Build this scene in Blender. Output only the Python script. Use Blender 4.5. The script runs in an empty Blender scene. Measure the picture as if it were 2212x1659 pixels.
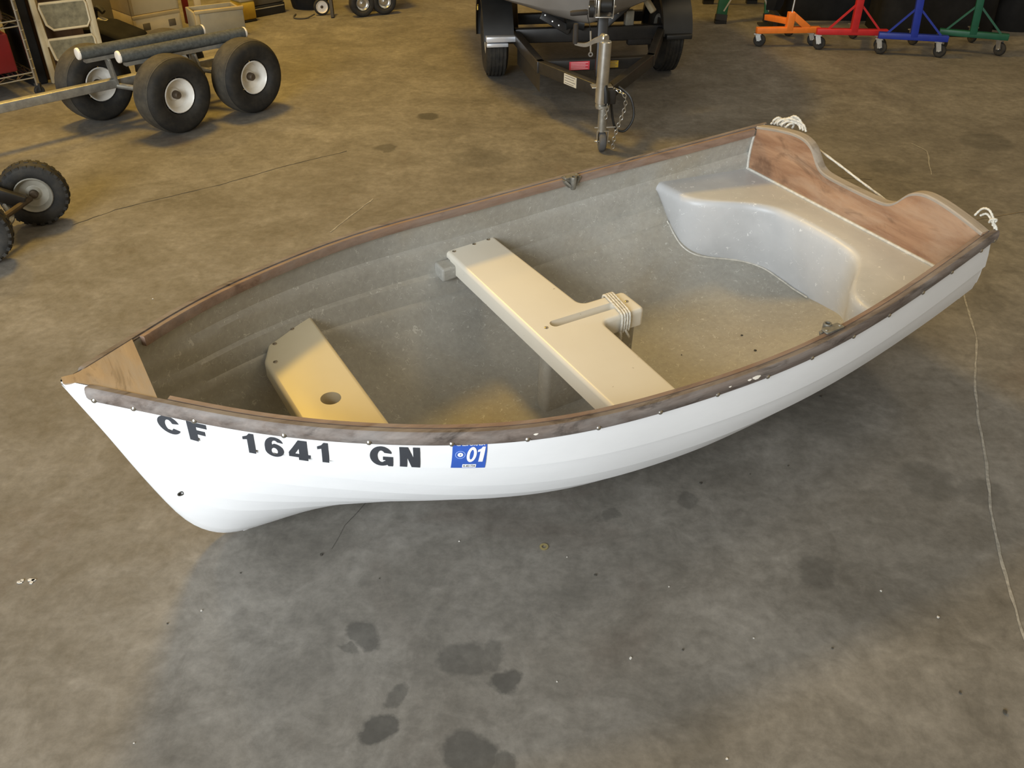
import bpy, bmesh, math, random
import numpy as np
from mathutils import Vector, Matrix
from mathutils.geometry import tessellate_polygon

random.seed(7)
C = bpy.context.scene.collection
scene = bpy.context.scene
PI = math.pi

# ------------------------------------------------------------------ camera
PITCH, ROLL, CAMH = 0.6160734, 0.0054301, 1.55
cp, sp = math.cos(PITCH), math.sin(PITCH)
right = Vector((1, 0, 0)); up = Vector((0, sp, cp)); fwd = Vector((0, cp, -sp))
cr, sr = math.cos(ROLL), math.sin(ROLL)
r2 = cr * right + sr * up; u2 = -sr * right + cr * up
cam_data = bpy.data.cameras.new('camera')
cam_data.sensor_fit = 'HORIZONTAL'; cam_data.sensor_width = 36.0
cam_data.lens = 1912.0 / 2212.0 * 36.0
cam_data.clip_start = 0.05; cam_data.clip_end = 60
cam = bpy.data.objects.new('camera', cam_data); C.objects.link(cam)
cam.matrix_world = Matrix(((r2.x, u2.x, -fwd.x, 0), (r2.y, u2.y, -fwd.y, 0), (r2.z, u2.z, -fwd.z, CAMH), (0, 0, 0, 1)))
scene.camera = cam

# ------------------------------------------------------------------ light, world, exposure
scene.view_settings.view_transform = 'Standard'
scene.view_settings.look = 'None'
scene.view_settings.gamma = 1.0
scene.view_settings.use_curve_mapping = False
scene.view_settings.exposure = 0.24
world = bpy.data.worlds.new('world'); scene.world = world
world.use_nodes = True
bg = world.node_tree.nodes['Background']
bg.inputs['Color'].default_value = (1.0, 0.86, 0.63, 1)
bg.inputs['Strength'].default_value = 0.33

def area_light(name, loc, target, sx, sy, power, color):
    ld = bpy.data.lights.new(name, 'AREA'); ld.shape = 'RECTANGLE'; ld.size = sx; ld.size_y = sy
    ld.energy = power; ld.color = color
    o = bpy.data.objects.new(name, ld); C.objects.link(o)
    o.location = loc
    dv = Vector(target) - Vector(loc)
    o.rotation_euler = dv.to_track_quat('-Z', 'Y').to_euler()
    return o

# warm high-bay lamps over the back of the hall, an added fill on the right, daylight through the open roll-up door behind the photographer
area_light('warm_overhead_light', (-2.2, 5.7, 5.0), (-2.0, 5.2, 0), 0.9, 0.9, 205, (1.0, 0.61, 0.09))
area_light('warm_overhead_light', (-4.8, 7.0, 4.4), (-3.6, 6.0, 0), 0.7, 0.7, 55, (1.0, 0.62, 0.12))
area_light('warm_overhead_light', (3.6, 4.6, 4.8), (3.0, 4.0, 0), 1.2, 1.2, 32, (1.0, 0.76, 0.42))  # added warm fill for the right side of the floor, no known lamp there
area_light('roll_up_door_daylight', (-2.7, -2.8, 2.1), (-0.4, 2.2, 0.3), 3.4, 3.2, 430, (0.86, 0.93, 1.0))

# ------------------------------------------------------------------ helpers
class MB:
    def __init__(self): self.v = []; self.f = []
    def add(self, vs, fs):
        n = len(self.v); self.v += [tuple(p) for p in vs]; self.f += [tuple(i + n for i in q) for q in fs]; return self
    def box(self, c, s, rz=0.0, mat=None):
        hx, hy, hz = s[0] / 2, s[1] / 2, s[2] / 2
        vs = [Vector((x, y, z)) for z in (-hz, hz) for y in (-hy, hy) for x in (-hx, hx)]
        R = mat if mat else Matrix.Rotation(rz, 3, 'Z')
        vs = [R @ p + Vector(c) for p in vs]
        return self.add(vs, [(0, 2, 3, 1), (4, 5, 7, 6), (0, 1, 5, 4), (2, 6, 7, 3), (0, 4, 6, 2), (1, 3, 7, 5)])
    def bar(self, a, b, w, h, upv=(0, 0, 1)):
        a = Vector(a); b = Vector(b); t = (b - a); L = t.length; t.normalize()
        s = t.cross(Vector(upv)); 
        if s.length < 1e-4: s = t.cross(Vector((0, 1, 0)))
        s.normalize(); n = s.cross(t)
        R = Matrix((t, s, n)).transposed()
        return self.box((a + b) / 2, (L, w, h), mat=R)
    def tube(self, path, r, n=10, caps=True, closed=False):
        path = [Vector(p) for p in path]; m = len(path)
        rr = r if isinstance(r, (list, tuple)) else [r] * m
        vs = []; prev = None
        for i, p in enumerate(path):
            if closed: t = path[(i + 1) % m] - path[i - 1]
            else: t = path[min(i + 1, m - 1)] - path[max(i - 1, 0)]
            t.normalize()
            if prev is None:
                s = t.cross(Vector((0, 0, 1)))
                if s.length < 1e-3: s = t.cross(Vector((0, 1, 0)))
            else: s = prev - t * prev.dot(t)
            s.normalize(); prev = s; q = t.cross(s)
            for k in range(n):
                a = 2 * PI * k / n
                vs.append(p + (s * math.cos(a) + q * math.sin(a)) * rr[i])
        fs = []
        for i in range(m if closed else m - 1):
            j = (i + 1) % m
            for k in range(n):
                k2 = (k + 1) % n
                fs.append((i * n + k, i * n + k2, j * n + k2, j * n + k))
        if caps and not closed:
            fs.append(tuple(range(n - 1, -1, -1))); fs.append(tuple((m - 1) * n + k for k in range(n)))
        return self.add(vs, fs)
    def lathe(self, prof, c, axis, n=32, closed=False):
        ax = Vector(axis).normalized()
        s = ax.cross(Vector((0, 0, 1)))
        if s.length < 1e-3: s = Vector((1, 0, 0))
        s.normalize(); q = ax.cross(s); c = Vector(c); vs = []; fs = []; m = len(prof)
        for (a, r) in prof:
            for k in range(n):
                t = 2 * PI * k / n
                vs.append(c + ax * a + (s * math.cos(t) + q * math.sin(t)) * r)
        for i in range(m if closed else m - 1):
            j = (i + 1) % m
            for k in range(n):
                k2 = (k + 1) % n
                fs.append((i * n + k, i * n + k2, j * n + k2, j * n + k))
        return self.add(vs, fs)
    def grid(self, rows, closed_u=False):
        m = len(rows); n = len(rows[0]); vs = [p for r in rows for p in r]; fs = []
        for i in range(m - 1):
            for k in range(n - 1 if not closed_u else n):
                k2 = (k + 1) % n
                fs.append((i * n + k, i * n + k2, (i + 1) * n + k2, (i + 1) * n + k))
        return self.add(vs, fs)
    def prism(self, poly, ax0, ax1, f):
        """poly of 2-D points extruded between two depths; f(p, depth) gives the 3-D point"""
        n = len(poly)
        vs = [f(p, ax0) for p in poly] + [f(p, ax1) for p in poly]
        fs = [tuple(range(n - 1, -1, -1)), tuple(range(n, 2 * n))] + [(i, (i + 1) % n, n + (i + 1) % n, n + i) for i in range(n)]
        return self.add(vs, fs)

MW = {}
def finish_mesh(me, smooth, angle=34, weld=True):
    bm = bmesh.new(); bm.from_mesh(me)
    if weld: bmesh.ops.remove_doubles(bm, verts=bm.verts, dist=1e-5)
    bmesh.ops.recalc_face_normals(bm, faces=bm.faces)
    bm.to_mesh(me); bm.free()
    if smooth:
        me.polygons.foreach_set('use_smooth', [True] * len(me.polygons))
        me.set_sharp_from_angle(angle=math.radians(angle))
def obj(name, mb, mat, parent=None, smooth=True, bevel=0.0, world=False, angle=34, seg=2):
    me = bpy.data.meshes.new(name)
    vs = mb.v
    if world and parent is not None:
        inv = MW[parent.name].inverted(); vs = [inv @ Vector(p) for p in vs]
    me.from_pydata([tuple(p) for p in vs], [], mb.f)
    finish_mesh(me, smooth, angle)
    if mat: me.materials.append(mat)
    o = bpy.data.objects.new(name, me); C.objects.link(o)
    if parent is not None:
        o.parent = parent
        if parent.name in MW: MW[o.name] = MW[parent.name]
    if bevel > 0:
        b = o.modifiers.new('bevel', 'BEVEL'); b.width = bevel; b.segments = seg; b.limit_method = 'ANGLE'; b.angle_limit = math.radians(40)
        o.data.polygons.foreach_set('use_smooth', [True] * len(me.polygons))
    return o
def tag(o, label, cat, group=None, kind=None):
    o['label'] = label; o['category'] = cat
    if group: o['group'] = group
    if kind: o['kind'] = kind
    return o
def thing(name, label, cat, loc=(0, 0, 0), rot=(0, 0, 0), group=None):
    o = bpy.data.objects.new(name, None); C.objects.link(o)
    o.location = loc; o.rotation_euler = rot; o.empty_display_size = 0.1
    MW[o.name] = Matrix.LocRotScale(Vector(loc), Vector(rot) and __import__('mathutils').Euler(rot), Vector((1, 1, 1)))
    return tag(o, label, cat, group)
def base(o, mat=None):
    pass
def copy_tree(o, parent=None):
    c = o.copy(); C.objects.link(c)
    if parent is not None: c.parent = parent
    for ch in list(o.children): copy_tree(ch, c)
    return c

# ------------------------------------------------------------------ materials
class NT:
    def __init__(self, name):
        self.m = bpy.data.materials.new(name); self.m.use_nodes = True
        self.t = self.m.node_tree; self.b = self.t.nodes['Principled BSDF']
        self.tc = self.t.nodes.new('ShaderNodeTexCoord')
    def n(self, typ, **kw):
        nd = self.t.nodes.new(typ)
        for k, v in kw.items():
            if k in nd.inputs: nd.inputs[k].default_value = v
            else: setattr(nd, k, v)
        return nd
    def l(self, a, b): self.t.links.new(a, b)
    def mapping(self, scale=(1, 1, 1), rot=(0, 0, 0), src='Object'):
        mp = self.n('ShaderNodeMapping'); mp.inputs['Scale'].default_value = scale; mp.inputs['Rotation'].default_value = rot
        self.l(self.tc.outputs[src], mp.inputs['Vector']); return mp.outputs['Vector']
    def noise(self, vec, scale, detail=4, rough=0.55, dist=0.0):
        nd = self.n('ShaderNodeTexNoise', Scale=scale, Detail=detail, Roughness=rough, Distortion=dist)
        self.l(vec, nd.inputs['Vector']); return nd.outputs['Fac']
    def ramp(self, fac, stops):
        r = self.n('ShaderNodeValToRGB'); e = r.color_ramp.elements
        while len(e) < len(stops): e.new(0.5)
        for i, (p, c) in enumerate(stops):
            e[i].position = p; e[i].color = (*c, 1) if len(c) == 3 else c
        self.l(fac, r.inputs['Fac']); return r.outputs['Color']
    def mix(self, fac, a, b, mode='MIX'):
        nd = self.t.nodes.new('ShaderNodeMix'); nd.data_type = 'RGBA'; nd.blend_type = mode
        for s, val in (('Factor', fac), ('A', a), ('B', b)):
            idx = {'Factor': 0, 'A': 6, 'B': 7}[s]
            if hasattr(val, 'is_linked') or isinstance(val, bpy.types.NodeSocket): self.l(val, nd.inputs[idx])
            elif isinstance(val, (int, float)): nd.inputs[idx].default_value = val
            else: nd.inputs[idx].default_value = (*val, 1)
        return nd.outputs[2]
    def math(self, op, a, b=0.0, clamp=False):
        nd = self.t.nodes.new('ShaderNodeMath'); nd.operation = op; nd.use_clamp = clamp
        for i, val in enumerate((a, b)):
            if isinstance(val, bpy.types.NodeSocket): self.l(val, nd.inputs[i])
            else: nd.inputs[i].default_value = val
        return nd.outputs[0]
    def bump(self, h, strength=0.2, dist=0.01):
        b = self.n('ShaderNodeBump', Strength=strength, Distance=dist); self.l(h, b.inputs['Height']); self.l(b.outputs['Normal'], self.b.inputs['Normal'])
    def out(self, col=None, rough=0.5, metal=0.0, spec=0.5):
        if isinstance(col, bpy.types.NodeSocket): self.l(col, self.b.inputs['Base Color'])
        elif col is not None: self.b.inputs['Base Color'].default_value = (*col, 1)
        if isinstance(rough, bpy.types.NodeSocket): self.l(rough, self.b.inputs['Roughness'])
        else: self.b.inputs['Roughness'].default_value = rough
        self.b.inputs['Metallic'].default_value = metal
        self.b.inputs['Specular IOR Level'].default_value = spec
        return self.m

def plain(name, col, rough=0.5, metal=0.0, var=0.15, scale=14.0, spec=0.5):
    t = NT(name); f = t.noise(t.mapping(), scale, 5, 0.6)
    lo = tuple(c * (1 - var) for c in col); hi = tuple(min(1, c * (1 + var)) for c in col)
    c = t.ramp(f, [(0.3, lo), (0.7, hi)])
    return t.out(c, rough, metal, spec)

def floor_material():
    t = NT('stained_concrete'); v = t.mapping()
    big = t.noise(v, 0.55, 6, 0.6, 0.4)
    mid = t.math('ADD', t.math('MULTIPLY', t.noise(v, 2.6, 8, 0.7, 0.6), 0.6), t.math('MULTIPLY', t.noise(v, 11.0, 8, 0.72, 0.8), 0.4))
    fine = t.noise(v, 34, 6, 0.7)
    c = t.ramp(mid, [(0.36, (0.105, 0.097, 0.083)), (0.50, (0.168, 0.157, 0.136)), (0.64, (0.248, 0.233, 0.205))])
    c = t.mix(t.math('MULTIPLY', t.ramp(big, [(0.35, (0, 0, 0)), (0.7, (1, 1, 1))]), 0.55), c, (0.105, 0.092, 0.074))
    # broom-like streaks along the pour direction
    st = t.noise(t.mapping((0.8, 5.0, 1), (0, 0, math.radians(-46))), 1.6, 6, 0.65, 0.6)
    c = t.mix(0.22, c, t.ramp(st, [(0.3, (0.35, 0.35, 0.35)), (0.7, (0.65, 0.65, 0.65))]), 'OVERLAY')
    c = t.mix(0.45, c, t.ramp(fine, [(0.3, (0.3, 0.3, 0.3)), (0.7, (0.7, 0.7, 0.7))]), 'OVERLAY')
    # light flaked patches
    pn = t.noise(v, 9.0, 8, 0.7, 1.2)
    c = t.mix(t.math('MULTIPLY', t.ramp(pn, [(0.63, (0, 0, 0)), (0.70, (1, 1, 1))]), 0.30), c, (0.235, 0.22, 0.19))
    rn = t.noise(t.mapping((1, 1, 1), (0, 0, 1.1)), 1.3, 5, 0.6, 0.8)
    c = t.mix(t.math('MULTIPLY', t.ramp(rn, [(0.60, (0, 0, 0)), (0.72, (1, 1, 1))]), 0.40), c, (0.10, 0.066, 0.048))
    # dark oil stains, each with its own outline
    warp = t.n('ShaderNodeTexNoise', Scale=9.0, Detail=5.0, Roughness=0.6); t.l(v, warp.inputs['Vector'])
    wv = t.n('ShaderNodeVectorMath', operation='SCALE'); wv.inputs['Scale'].default_value = 0.11
    sub = t.n('ShaderNodeVectorMath', operation='SUBTRACT'); sub.inputs[1].default_value = (0.5, 0.5, 0.5)
    t.l(warp.outputs['Color'], sub.inputs[0]); t.l(sub.outputs[0], wv.inputs[0])
    addv = t.n('ShaderNodeVectorMath', operation='ADD'); t.l(v, addv.inputs[0]); t.l(wv.outputs[0], addv.inputs[1])
    flat = t.n('ShaderNodeVectorMath', operation='MULTIPLY'); flat.inputs[1].default_value = (1, 1, 0); t.l(addv.outputs[0], flat.inputs[0])
    tot = None
    stains = [(-0.309, 1.252, .038, .7), (-0.346, 1.205, .018, .5), (-0.012, 1.135, .034, .85), (-0.105, 1.196, .045, .6), (-0.04, 1.20, .03, .5),
              (-0.258, 1.015, .036, .9), (-0.085, 0.972, .048, .8), (-0.02, 0.945, .03, .7), (-0.226, 1.088, .025, .6), (-0.448, 4.627, .05, .9), (-0.62, 4.16, .05, .7),
              (-0.15, 4.05, .12, .35), (0.719, 1.433, .045, .45), (0.45, 1.69, .03, .45), (0.26, 1.61, .025, .45), (1.10, 1.76, .07, .4), (1.22, 1.72, .06, .35), (0.35, 1.0, .06, .3), (2.35, 4.3, .12, .45), (0.9, 2.05, .12, .25), (1.75, 3.95, .09, .3)]
    for (x, y, r, a) in stains:
        ds = t.n('ShaderNodeVectorMath', operation='DISTANCE'); ds.inputs[1].default_value = (x, y, 0); t.l(flat.outputs[0], ds.inputs[0])
        mr = t.n('ShaderNodeMapRange', clamp=True); mr.inputs['From Min'].default_value = r * 0.85; mr.inputs['From Max'].default_value = r * 1.15
        mr.inputs['To Min'].default_value = a; mr.inputs['To Max'].default_value = 0.0; t.l(ds.outputs['Value'], mr.inputs['Value'])
        tot = mr.outputs['Result'] if tot is None else t.math('MAXIMUM', tot, mr.outputs['Result'])
    c = t.mix(t.math('MULTIPLY', tot, 0.75), c, (0.034, 0.033, 0.029))
    t.bump(t.math('ADD', t.math('MULTIPLY', mid, 0.6), t.math('MULTIPLY', fine, 0.25)), 0.25, 0.004)
    return t.out(c, t.ramp(mid, [(0.3, (0.55,) * 3), (0.7, (0.8,) * 3)]), 0, 0.35)

def frp_material():
    t = NT('bare_fibreglass'); v = t.mapping()
    big = t.noise(v, 3.5, 5, 0.6)
    c = t.ramp(big, [(0.3, (0.30, 0.292, 0.26)), (0.7, (0.40, 0.392, 0.355))])
    c = t.mix(t.math('MULTIPLY', t.ramp(t.noise(v, 1.7, 4, 0.6, 0.6), [(0.5, (0, 0, 0)), (0.75, (1, 1, 1))]), 0.6), c, (0.32, 0.27, 0.185))
    c = t.mix(0.25, c, t.ramp(t.noise(v, 60, 5, 0.7), [(0.3, (0.3,) * 3), (0.7, (0.7,) * 3)]), 'OVERLAY')
    # chopped strands showing through the resin
    tot = None
    for sc, ro, w in ((26, 0.0, .010), (34, 0.9, .010), (30, 1.9, .009)):
        f = t.noise(t.mapping((1, 1, 1), (ro, ro * 0.6, ro)), sc, 0.0, 0.5, 1.6)
        ln = t.math('LESS_THAN', t.math('ABSOLUTE', t.math('SUBTRACT', f, 0.5)), w)
        msk = t.math('GREATER_THAN', t.noise(t.mapping((1, 1, 1), (ro + .5, 0, ro)), sc * 1.6, 1.0), 0.60)
        q = t.math('MULTIPLY', ln, msk); tot = q if tot is None else t.math('MAXIMUM', tot, q)
    c = t.mix(t.math('MULTIPLY', tot, 0.38), c, (0.72, 0.72, 0.66))
    sp_ = t.math('GREATER_THAN', t.noise(v, 75, 1.0), 0.76)
    c = t.mix(t.math('MULTIPLY', sp_, 0.18), c, (0.7, 0.7, 0.66))
    t.bump(t.noise(v, 42, 4, 0.6), 0.12, 0.004)
    return t.out(c, 0.42, 0, 0.5)

def wood_material(name, dark, light, axis=0, rough=0.65, streak=22.0, stain=0.5, grey=None, greyamt=0.0):
    t = NT(name); sc = [streak, streak, streak]; sc[axis] = 1.8
    v = t.mapping(tuple(sc)); g = t.noise(v, 1.6, 8, 0.65, 0.4)
    c = t.ramp(g, [(0.28, dark), (0.72, light)])
    if grey is not None:
        gn = t.noise(t.mapping(tuple(2.2 if i == axis else 7.0 for i in range(3))), 1.7, 6, 0.65, 0.5)
        c = t.mix(t.math('MULTIPLY', t.ramp(gn, [(0.42, (0, 0, 0)), (0.62, (1, 1, 1))]), greyamt), c, grey)
    sn = t.noise(t.mapping(tuple(2.0 if i == axis else 6.0 for i in range(3)), (0.3, 0.2, 0.0)), 2.4, 6, 0.65, 0.8)
    c = t.mix(t.math('MULTIPLY', t.ramp(sn, [(0.54, (0, 0, 0)), (0.66, (1, 1, 1))]), stain), c, tuple(x * 0.35 for x in dark))
    t.bump(g, 0.25, 0.003)
    return t.out(c, rough, 0, 0.35)

def seat_material():
    t = NT('blue_grey_fibreglass'); v = t.mapping()
    c = t.ramp(t.noise(v, 4, 5, 0.6), [(0.3, (0.41, 0.415, 0.415)), (0.7, (0.55, 0.555, 0.555))])
    f = t.noise(v, 30, 0.0, 0.5, 1.6); ln_ = t.math('LESS_THAN', t.math('ABSOLUTE', t.math('SUBTRACT', f, 0.5)), 0.012)
    mk = t.math('GREATER_THAN', t.noise(t.mapping((1, 1, 1), (.5, .2, .1)), 46, 1.0), 0.60)
    c = t.mix(t.math('MULTIPLY', t.math('MULTIPLY', ln_, mk), 0.6), c, (0.82, 0.82, 0.80))
    c = t.mix(t.math('MULTIPLY', t.ramp(t.noise(v, 2.0, 4, 0.6), [(0.5, (0, 0, 0)), (0.75, (1, 1, 1))]), 0.35), c, (0.42, 0.39, 0.34))
    t.bump(t.noise(v, 40, 4, 0.6), 0.1, 0.003)
    return t.out(c, 0.4, 0, 0.5)

def tyre_material(name, col=(0.018, 0.017, 0.015), dust=(0.10, 0.085, 0.06), amt=0.35):
    t = NT(name); v = t.mapping(); f = t.noise(v, 18, 6, 0.65)
    c = t.mix(t.math('MULTIPLY', t.ramp(f, [(0.42, (0, 0, 0)), (0.75, (1, 1, 1))]), amt), col, dust)
    return t.out(c, 0.75, 0, 0.35)

M = {}
M['floor'] = floor_material()
M['frp'] = frp_material()
M['seat'] = seat_material()
t_ = NT('white_gelcoat'); f_ = t_.noise(t_.mapping((2, 2, 6)), 2.0, 5, 0.6)
M['gel'] = t_.out(t_.ramp(f_, [(0.35, (0.73, 0.732, 0.73)), (0.65, (0.77, 0.772, 0.77))]), 0.32, 0, 0.4)
t_ = NT('cream_gelcoat'); f_ = t_.noise(t_.mapping(), 3.0, 4, 0.6)
f2_ = t_.math('GREATER_THAN', t_.noise(t_.mapping(), 55, 2.0), 0.755)
M['cream'] = t_.out(t_.mix(t_.math('MULTIPLY', f2_, 0.5), t_.ramp(f_, [(0.35, (0.67, 0.63, 0.535)), (0.65, (0.71, 0.675, 0.58))]), (0.30, 0.25, 0.18)), 0.30, 0, 0.4)
t_ = NT('yellowed_gelcoat'); f_ = t_.noise(t_.mapping(), 3.0, 4, 0.6)
M['yellowed'] = t_.out(t_.ramp(f_, [(0.35, (0.60, 0.535, 0.375)), (0.65, (0.64, 0.575, 0.42))]), 0.34, 0, 0.4)
M['bead'] = plain('pale_resin_bead', (0.52, 0.50, 0.44), 0.4, 0, 0.2, 60)
M['rail'] = wood_material('weathered_rub_rail', (0.075, 0.055, 0.044), (0.24, 0.195, 0.165), 0, 0.7, 30, 0.75, (0.29, 0.272, 0.255), 0.5)
M['inwale'] = wood_material('reddish_inwale_wood', (0.14, 0.086, 0.058), (0.29, 0.195, 0.138), 0, 0.65, 26, 0.4, (0.27, 0.23, 0.20), 0.5)
M['breast'] = wood_material('breasthook_wood', (0.23, 0.165, 0.108), (0.41, 0.305, 0.20), 1, 0.65, 12, 0.85, (0.30, 0.258, 0.215), 0.85)
M['transom'] = wood_material('transom_plywood', (0.20, 0.098, 0.052), (0.41, 0.245, 0.140), 1, 0.65, 14, 0.45, (0.42, 0.315, 0.22), 0.4)
M['greywood'] = wood_material('grey_weathered_wood', (0.26, 0.22, 0.175), (0.42, 0.36, 0.29), 1, 0.75, 16, 0.3)
M['steel'] = plain('bolt_steel', (0.62, 0.60, 0.56), 0.22, 1.0, 0.1)
M['screw'] = plain('old_screw', (0.36, 0.32, 0.26), 0.35, 1.0, 0.2)
M['cast'] = plain('cast_bronze_grey', (0.20, 0.19, 0.16), 0.55, 0.5, 0.35, 40)
M['black_vinyl'] = plain('black_vinyl', (0.035, 0.038, 0.045), 0.55, 0, 0.1)
M['blue'] = plain('sticker_blue', (0.035, 0.10, 0.42), 0.35, 0, 0.12, 30)
M['paleblue'] = plain('sticker_pale_blue', (0.25, 0.36, 0.72), 0.4, 0, 0.1)
M['white'] = plain('white_print', (0.82, 0.82, 0.82), 0.4, 0, 0.03)
M['rope'] = plain('white_rope', (0.60, 0.57, 0.49), 0.85, 0, 0.25, 120)
M['dirt'] = plain('dark_hole', (0.06, 0.055, 0.045), 0.9, 0, 0.3)
M['galv'] = plain('galvanised_steel', (0.36, 0.35, 0.31), 0.48, 0.75, 0.22, 30)
M['zinc'] = plain('bright_zinc', (0.62, 0.61, 0.57), 0.30, 0.9, 0.15, 24)
M['chrome'] = plain('chrome_wire', (0.6, 0.58, 0.52), 0.25, 1.0, 0.15)
M['carpet'] = plain('dark_grey_carpet', (0.085, 0.088, 0.08), 0.95, 0, 0.3, 60, 0.1)
M['cap'] = plain('white_plastic_cap', (0.80, 0.74, 0.64), 0.5, 0, 0.05)
M['rim'] = plain('white_painted_rim', (0.70, 0.67, 0.60), 0.42, 0.1, 0.12, 12)
M['rim_dull'] = plain('dull_grey_rim', (0.36, 0.34, 0.28), 0.5, 0.3, 0.2, 20)
M['hub'] = plain('rusty_hub', (0.10, 0.075, 0.05), 0.6, 0.5, 0.3, 40)
M['tyre'] = tyre_material('tyre_rubber')
M['tyre_d'] = tyre_material('dusty_tyre_rubber', (0.014, 0.013, 0.011), (0.055, 0.046, 0.032), 0.5)
M['tread'] = tyre_material('dusty_tread', (0.045, 0.040, 0.031), (0.11, 0.095, 0.066), 0.6)
M['blackpaint'] = plain('black_paint', (0.022, 0.020, 0.018), 0.42, 0.0, 0.25, 20)
M['blackplastic'] = plain('black_plastic', (0.014, 0.014, 0.013), 0.45, 0, 0.2)
M['blackcover'] = plain('black_cover_fabric', (0.010, 0.0095, 0.009), 0.85, 0, 0.35, 10, 0.2)
M['greyhull'] = plain('grey_hull', (0.21, 0.19, 0.165), 0.55, 0, 0.08, 5)
M['alu'] = plain('bright_aluminium', (0.82, 0.85, 0.90), 0.22, 0.6, 0.06)
M['grip'] = plain('black_rubber_grip', (0.03, 0.025, 0.02), 0.8, 0, 0.2)
M['red_label'] = plain('red_label', (0.62, 0.06, 0.08), 0.5, 0, 0.08)
M['yellow_label'] = plain('yellow_label', (0.62, 0.40, 0.04), 0.5, 0, 0.08)
M['pale_label'] = plain('pale_label', (0.55, 0.52, 0.43), 0.5, 0, 0.1)
M['label_ink'] = plain('label_ink', (0.20, 0.18, 0.16), 0.6, 0, 0.05)
M['label_light'] = plain('label_light_print', (0.80, 0.45, 0.45), 0.6, 0, 0.05)
M['orange'] = plain('orange_paint', (0.80, 0.20, 0.025), 0.42, 0, 0.1, 16)
M['red'] = plain('red_paint', (0.52, 0.02, 0.022), 0.42, 0, 0.12, 16)
M['bluep'] = plain('blue_paint', (0.015, 0.035, 0.30), 0.42, 0, 0.12, 16)
M['green'] = plain('green_paint', (0.008, 0.09, 0.045), 0.45, 0, 0.15, 16)
M['ladder_green'] = plain('green_fibreglass', (0.01, 0.10, 0.04), 0.5, 0, 0.15)
M['steelbar'] = plain('pale_steel_bar', (0.45, 0.42, 0.34), 0.45, 0.5, 0.1)
M['cream_paint'] = plain('cream_enamel', (0.58, 0.48, 0.29), 0.5, 0, 0.1)
M['step_tread'] = plain('worn_step_tread', (0.20, 0.17, 0.095), 0.85, 0, 0.35, 30)
M['woodpanel'] = wood_material('brown_panel', (0.07, 0.038, 0.018), (0.13, 0.072, 0.034), 2, 0.7, 12, 0.2)
M['cooler'] = plain('cream_case', (0.50, 0.41, 0.235), 0.6, 0, 0.06)
M['cooler_band'] = plain('tan_case_band', (0.36, 0.28, 0.14), 0.6, 0, 0.1)
M['recess'] = plain('dark_recess', (0.10, 0.08, 0.045), 0.7, 0, 0.2)
M['beige'] = plain('beige_box', (0.29, 0.255, 0.17), 0.7, 0, 0.08)
M['redbin'] = plain('dark_red_plastic', (0.16, 0.006, 0.006), 0.5, 0, 0.1)
M['greypanel'] = plain('grey_beige_panel', (0.26, 0.24, 0.18), 0.7, 0, 0.2, 4)
M['yellowp'] = plain('yellow_plastic', (0.50, 0.32, 0.03), 0.55, 0, 0.15)
M['wall'] = plain('back_wall_paint', (0.34, 0.26, 0.14), 0.8, 0, 0.15, 3)
M['baseboard'] = plain('baseboard_wood', (0.16, 0.11, 0.055), 0.7, 0, 0.2, 8)
M['brass'] = plain('brass_washer', (0.62, 0.52, 0.25), 0.35, 0.9, 0.1)
M['scuff'] = plain('pale_scuff', (0.27, 0.255, 0.22), 0.9, 0, 0.35, 60)
M['seam'] = plain('tan_seam', (0.17, 0.135, 0.09), 0.9, 0, 0.3, 40)
M['crack'] = plain('dark_crack', (0.05, 0.045, 0.036), 0.95, 0, 0.3, 40)
M['grit'] = plain('dark_grit', (0.05, 0.045, 0.035), 0.9, 0, 0.3, 90)
M['palegrit'] = plain('pale_grit', (0.55, 0.53, 0.48), 0.8, 0, 0.2, 90)

# ------------------------------------------------------------------ the room
fl = MB().box((0.4, 1.45, -0.06), (13.0, 12.0, 0.12))
floor = obj('floor', fl, M['floor'], smooth=False); floor['kind'] = 'structure'; floor['label'] = 'stained grey concrete workshop floor'
wb = MB().box((0.4, 7.53, 1.5), (13.0, 0.12, 3.0)); wall = obj('wall_back', wb, M['wall'], smooth=False); wall['kind'] = 'structure'; wall['label'] = 'tan back wall of the workshop'
for nm_, x_, lb_ in (('wall_left', -6.16, 'tan left wall of the workshop'), ('wall_right', 6.96, 'tan right wall of the workshop')):
    w_o = obj(nm_, MB().box((x_, 1.52, 1.5), (0.12, 12.14, 3.0)), M['wall'], smooth=False); w_o['kind'] = 'structure'; w_o['label'] = lb_
bb = MB().box((0.4, 7.455, 0.045), (13.0, 0.03, 0.09)); bo = obj('baseboard_back', bb, M['baseboard'], smooth=False); bo['kind'] = 'structure'; bo['label'] = 'brown board along the foot of the back wall'

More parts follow.
